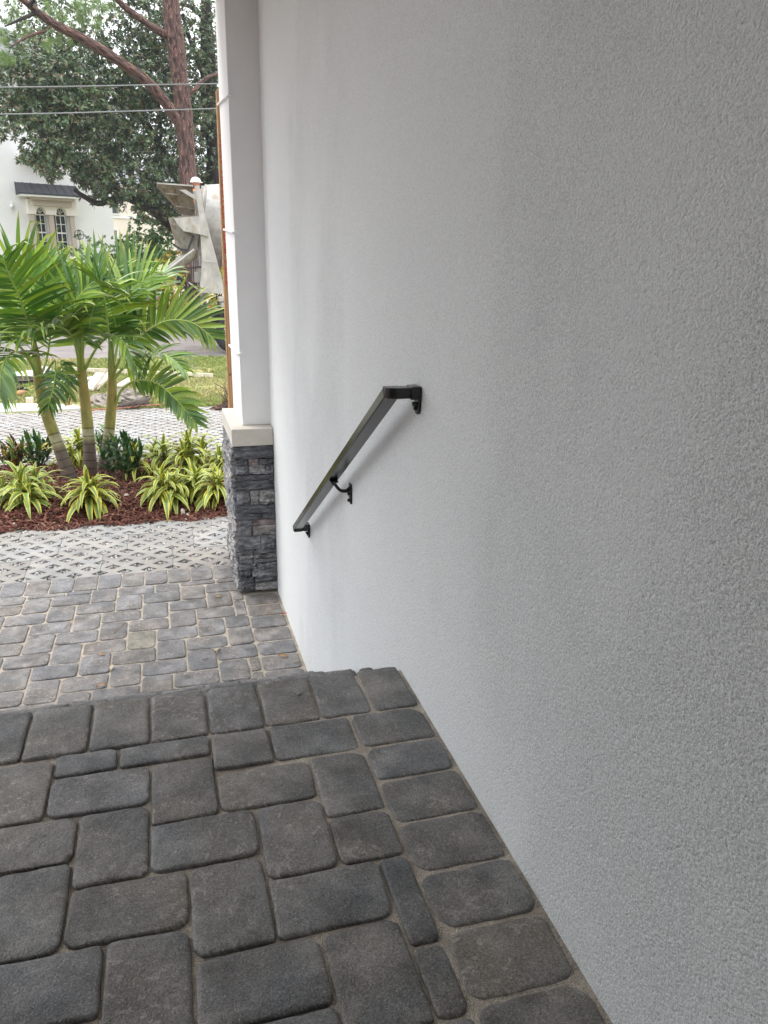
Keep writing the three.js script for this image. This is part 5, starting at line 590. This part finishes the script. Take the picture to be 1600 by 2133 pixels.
  { // metal canopy with standing seams
    const x0 = [-1.212, 5.566][0], x1 = [1.387, 5.662][0], y1 = [-0.01, 5.628][1], y0 = [0.139, 5.142][1] + 0.02, z1 = 0.78; const g = prism([[0.0, y1], [z1, y0], [z1, y0 - 0.05], [0, y0 - 0.05]], x1 - x0); g.rotateY(Math.PI / 2); g.scale(1, 1, -1); const ix = g.attributes.position; for (let i = 0; i < ix.count; i++) ix.setX(i, ix.getX(i) + x0); const tri = []; for (let i = 0; i < ix.count; i += 3) tri.push(i, i + 2, i + 1); g.setIndex(tri); const gg = g.toNonIndexed(); gg.computeVertexNormals(); for (let i = 0; i < gg.attributes.position.count; i++) gg.attributes.position.setZ(i, Math.abs(gg.attributes.position.getZ(i))); const c = part(h, 'canopy', gg, M.slate); const sm = []; for (let i = 0; i <= 8; i++) { const x = lerp(x0 + 0.02, x1 - 0.02, i / 8); sm.push(bar([x, y1 + 0.012, 0.01], [x, y0 + 0.012, z1], 0.025, 0.03)); } part(c, 'standing_seam', sm, M.slate); part(c, 'soffit', box(x0 + 0.05, x1 - 0.05, y0 - 0.13, y0 - 0.052, 0, z1 - 0.02), M.frame); }
  part(h, 'wall_lamp', [(() => { const a = [-1.446, 4.618], g = new THREE.SphereGeometry(0.09, 12, 8); g.translate(a[0], a[1], 0.1); return g; })(), (() => { const a = [-1.436, 4.697]; return box(a[0] - 0.05, a[0] + 0.05, a[1], a[1] + 0.1, 0, 0.09, 0.02); })()], M.frame);
  const uw = (a, b) => { const f = part(h, 'window', box(a[0], b[0], b[1], a[1], 0.005, 0.02), M.glass); const N = [box(a[0] - 0.05, a[0] + 0.02, b[1], a[1], 0.02, 0.08), box(b[0] - 0.02, b[0] + 0.05, b[1], a[1], 0.02, 0.08), box(a[0] - 0.05, b[0] + 0.05, a[1], a[1] + 0.08, 0.003, 0.08), box(a[0] - 0.1, b[0] + 0.1, b[1] - 0.09, b[1] - 0.002, 0.003, 0.12), box((a[0] + b[0]) / 2 - 0.02, (a[0] + b[0]) / 2 + 0.02, b[1], a[1], 0.021, 0.06)]; for (const k of [0.33, 0.66]) N.push(box(a[0] + 0.02, b[0] - 0.02, lerp(b[1], a[1], k) - 0.018, lerp(b[1], a[1], k) + 0.018, 0.021, 0.055)); part(f, 'window_frame', N, M.frame); };
  uw([0.198, 9.193], [0.592, 8.451]); uw([0.799, 9.231], [1.122, 8.472]); uw([0.992, 7.649], [1.394, 7.139]);
  const by = [-0.482, 6.74][1], b0 = [-0.988, 6.773][0], b1 = [0.707, 6.921][0]; const bal = part(h, 'balcony', box(b0, b1, by - 0.1, by + 0.06, 0.002, 0.7), M.frame); part(bal, 'railing', [box(b0, b1, by + 0.55, by + 0.62, 0.62, 0.7), ...[...Array(9)].map((_, i) => cyl([lerp(b0 + 0.1, b1 - 0.1, i / 8), by + 0.06, 0.66], [lerp(b0 + 0.1, b1 - 0.1, i / 8), by + 0.55, 0.66], 0.05, 0.035, 8))], M.frame);
}
{
  const h = thing('cream_house', 'cream rendered building farther back to the right of the white house', 'house', [-0.3, 0, -50]); h.rotation.y = 0.38; part(h, 'wall', box(-6, 9, -0.1, 6.5, -6, 0), std([0.76, 0.68, 0.60], 0.9)); part(h, 'band', box(-6, 9, 4.75, 4.9, 0.002, 0.06), M.frame); const rf = new THREE.CylinderGeometry(0.01, 4.6, 1.8, 4, 1); rf.rotateY(Math.PI / 4); rf.scale(2.4, 1, 1); rf.translate(1.5, 7.4, -3); part(h, 'roof', muv(rf), M.shingle);
  const w = (x, y, ww, hh) => { const f = part(h, 'window', box(x, x + ww, y, y + hh, 0.005, 0.02), M.glass); part(f, 'window_frame', [box(x - 0.07, x, y - 0.07, y + hh + 0.07, 0.006, 0.09), box(x + ww, x + ww + 0.07, y - 0.07, y + hh + 0.07, 0.006, 0.09), box(x, x + ww, y - 0.07, y, 0.006, 0.09), box(x, x + ww, y + hh, y + hh + 0.07, 0.006, 0.09), box(x, x + ww, y + hh * 0.5 - 0.03, y + hh * 0.5 + 0.03, 0.021, 0.08)], M.frame); }; w(-2.3, 5.0, 0.5, 1.0); w(-2.6, 3.0, 0.6, 1.1); w(0.6, 5.0, 0.8, 1.0);
}
{ // garden ornament: iron armillary rings on a stake
  const c = [-2.87, 3.333, -34], t = thing('garden_ornament', 'round black iron ring ornament on a stake before the white house', 'ornament', [c[0], 0, c[2]]); const ring = (rx, ry) => { const g = new THREE.TorusGeometry(0.17, 0.012, 6, 28); g.rotateY(ry); g.rotateX(rx); g.translate(0, c[1], 0); return g; }; part(t, 'ring', ring(0, 0), M.dark); part(t, 'ring', ring(0, 1.3), M.dark); part(t, 'ring', ring(Math.PI / 2, 0), M.dark); part(t, 'stake', cyl([0, -0.1, 0], [0, c[1] + 0.2, 0], 0.014, 0.012, 8), M.dark);
}
// ---------------------------------------------------------------- wires over the street
{
  const w = (pts, label) => { const o = tag(new THREE.Mesh(limb(pts, [0.013, 0.013], 6, 8), std([0.2, 0.21, 0.21], 0.6)), label, 'wire'); o.name = numbered('overhead_wire'); o.castShadow = o.receiveShadow = true; scene.add(o); };
  w([[-5.087, 5.452, -19], [-3.892, 5.545, -19], [-2.831, 5.631, -19], [-1.736, 5.714, -19], [-0.605, 5.805, -19], [0.417, 5.894, -19], [1.52, 5.98, -19], [4.106, 6.211, -19]], 'upper of the two grey overhead wires crossing before the trees'); w([[-5.165, 4.973, -19], [-3.961, 5.058, -19], [-2.893, 5.136, -19], [-1.789, 5.217, -19], [-0.647, 5.314, -19], [0.383, 5.402, -19], [1.496, 5.499, -19], [4.103, 5.739, -19]], 'lower of the two grey overhead wires crossing before the trees');
}
// ---------------------------------------------------------------- things left lying on the lawn
{
  rnd = rnd0(901); const lay = (name, label, cat, geos, mat) => { const t = thing(name, label, cat); part(t, name === 'pvc_pipe' ? 'pipe' : 'piece', geos, mat); return t; };
  lay('pvc_pipe', 'pale grey pipe lying on the lawn behind the palm trunks', 'pipe', cyl([-2.32, 0.06, -15.94], [-1.132, 0.16, -16.061], 0.035, 0.035, 12), M.plastic);
  lay('wooden_plank', 'long whitish plank lying across the far lawn', 'plank', bar([-2.219, 0.05, -18.457], [0.95, 0.03, -16.902], 0.05, 0.08, 0.004), M.woodPale);
  lay('wooden_plank', 'short pale board leaning on the pipe between middle and right palm', 'plank', bar([-1.396, 0.05, -15.151], [-1.17, 0.3, -15.475], 0.2, 0.05, 0.005), M.woodPale);
  lay('wooden_plank', 'pale board beside the leaning one, right of the middle palm', 'plank', bar([-1.295, 0.05, -15.252], [-1.039, 0.2, -16.388], 0.12, 0.05, 0.005), M.woodPale);
  lay('wooden_plank', 'pale board with a pointed end right of the right palm', 'plank', bar([-0.889, 0.04, -15.553], [-0.59, 0.12, -16.339], 0.13, 0.04, 0.005), M.woodPale);
  lay('concrete_slab', 'grey concrete slab lying on the lawn at the left behind the palms', 'slab', [bar([-2.951, 0.06, -17.085], [-2.348, 0.06, -17.736], 0.7, 0.1, 0.01)], M.concrete);
  lay('concrete_slab', 'smaller slab lying on the first slab by the left palm crown', 'slab', [bar([-2.606, 0.12, -17.62], [-2.377, 0.14, -17.741], 0.4, 0.09, 0.01)], M.concrete);
  lay('wood_block', 'short tan offcut standing by the sidewalk left of the left palm', 'offcut', box([-2.246, 0, -14.22][0] - 0.06, [-2.246, 0, -14.22][0] + 0.05, -0.02, 0.08, [-2.246, 0, -14.22][2] - 0.06, [-2.246, 0, -14.22][2] + 0.04, 0.004), M.woodPale);
  lay('wood_block', 'small square tan stake end between left and middle palm', 'offcut', box([-1.586, 0, -13.695][0] - 0.05, [-1.586, 0, -13.695][0] + 0.05, -0.02, 0.13, [-1.586, 0, -13.695][2] - 0.03, [-1.586, 0, -13.695][2] + 0.02, 0.004), M.wood);
  lay('palm_stub', 'dry tan leaf stub lying on the lawn at the far left', 'branch', limb([[-2.595, 0.05, -14.813], [-2.483, 0.08, -14.815], [-2.419, 0.06, -15.106]], [0.02, 0.05, 0.035, 0.01], 8, 4), M.wood);
  lay('wooden_lath', 'thin tan lath on the grass right of the middle palm', 'lath', bar([-1.284, 0.05, -13.719], [-1.147, 0.06, -13.93], 0.04, 0.03), M.wood);
  lay('dark_log', 'dark shaggy bark log lying on the lawn right of the right palm', 'log', [limb([[-0.78, 0.04, -13.292], [-0.59, 0.07, -13.262], [-0.413, 0.08, -13.457], [-0.296, 0.06, -13.864]], [0.035, 0.06, 0.055, 0.02], 9, 5, 0.6, 31), ...[...Array(16)].map(() => { const a = [-0.598, 0.1, -13.129]; const x = a[0] + rr(-0.25, 0.3), z = a[2] + rr(-0.12, 0.12); return limb([[x, 0.05, z], [x + rr(0, 0.1), 0.12, z], [x + rr(0.1, 0.22), rr(0.05, 0.14), z + rr(-0.1, 0.1)]], [0.008, 0.003], 5, 2); })], std([0.09, 0.07, 0.06], 1));
  const mound = (c, rx, rz, h, mat, name, label, cat, seed) => { const g = new THREE.SphereGeometry(1, 28, 10, 0, Math.PI * 2, 0, Math.PI / 2), p = g.attributes.position, q = rnd0(seed), K = new Map(); for (let i = 0; i < p.count; i++) { const k = [p.getX(i), p.getY(i), p.getZ(i)].map((v) => v.toFixed(3)).join(); if (!K.has(k)) K.set(k, 0.78 + q() * 0.4); const f = K.get(k); p.setXYZ(i, p.getX(i) * rx * f, p.getY(i) * h * f, p.getZ(i) * rz * f); } const m = muv(g); m.computeVertexNormals(); m.translate(c[0], -0.03, c[2]); const o = tag(new THREE.Mesh(m, mat), label, cat); o.name = numbered(name); o.castShadow = o.receiveShadow = true; scene.add(o); };
  const greyS = std([0.24, 0.21, 0.18], 1); mound([-1.008, 0, -13.971], 0.35, 0.4, 0.16, greyS, 'soil_mound', 'grey soil clod on the lawn between middle and right palm', 'soil', 41); mound([-0.705, 0, -14.22], 0.4, 0.35, 0.2, greyS, 'soil_mound', 'grey soil clod right of the right palm behind the log', 'soil', 42); mound([-2.71, 0, -16.848], 0.7, 0.3, 0.12, std([0.06, 0.05, 0.045], 1), 'soil_mound', 'dark peaty heap on the lawn behind the left palm crown', 'soil', 43); mound([-2.021, 0, -17.074], 0.5, 0.3, 0.1, std([0.07, 0.06, 0.05], 1), 'soil_mound', 'dark soil patch on the lawn between left and middle palm', 'soil', 44);
  mound([-2.787, 0, -15.581], 0.3, 0.3, 0.14, std([0.05, 0.04, 0.035], 1), 'soil_mound', 'dark clod at the far left of the lawn under a hanging frond', 'soil', 45);
  const cord = tag(new THREE.Mesh(limb([[-1.319, 0.03, -12.962], [-1.007, 0.03, -13.121], [-0.716, 0.03, -13.152], [-0.457, 0.04, -13.226], [-0.155, 0.03, -13.368], [0.174, 0.02, -13.609]], [0.011, 0.011], 6, 6), std([0.42, 0.16, 0.10], 0.8)), 'thin reddish cord lying along the lawn edge beside the driveway', 'cord'); cord.name = 'cord'; scene.add(cord);
  const flag = thing('survey_flag', 'tiny pink flag on a wire in the lawn behind the right palm frond', 'flag', [-0.637, 0, -18.591]); part(flag, 'wire', cyl([0, -0.05, 0], [0, 0.42, 0], 0.006, 0.006, 6), M.steel); part(flag, 'pennant', box(0, 0.1, 0.33, 0.42, -0.003, 0.003), std([0.85, 0.2, 0.35], 0.7));
  // weeds and soil round the foot of the timber, seen over the cap
  const wd = thing('weed_tuft', 'dry brown weeds on dark soil beside the timber', 'weed', [0.958, 0, -13.177]); part(wd, 'stalk', [...Array(26)].map(() => { const a = rr(0, 6.3), l = rr(0.15, 0.5); return limb([[rr(-0.15, 0.1), -0.03, rr(-0.1, 0.1)], [Math.cos(a) * 0.08 + rr(-0.1, 0.1), l * 0.6, Math.sin(a) * 0.08], [Math.cos(a) * 0.2, l, Math.sin(a) * 0.15]], [0.007, 0.003], 5, 3); }), std([0.16, 0.1, 0.07], 1)); mound([0.958, 0, -12.986], 0.28, 0.2, 0.1, M.soil, 'soil_mound', 'brown soil heap beside the timber at the lawn edge', 'soil', 46);
}
scene.fog = new THREE.FogExp2(0xe6ecee, 0.0008);   // humid air: far trees and houses pale a little
renderer.render(scene, camera);
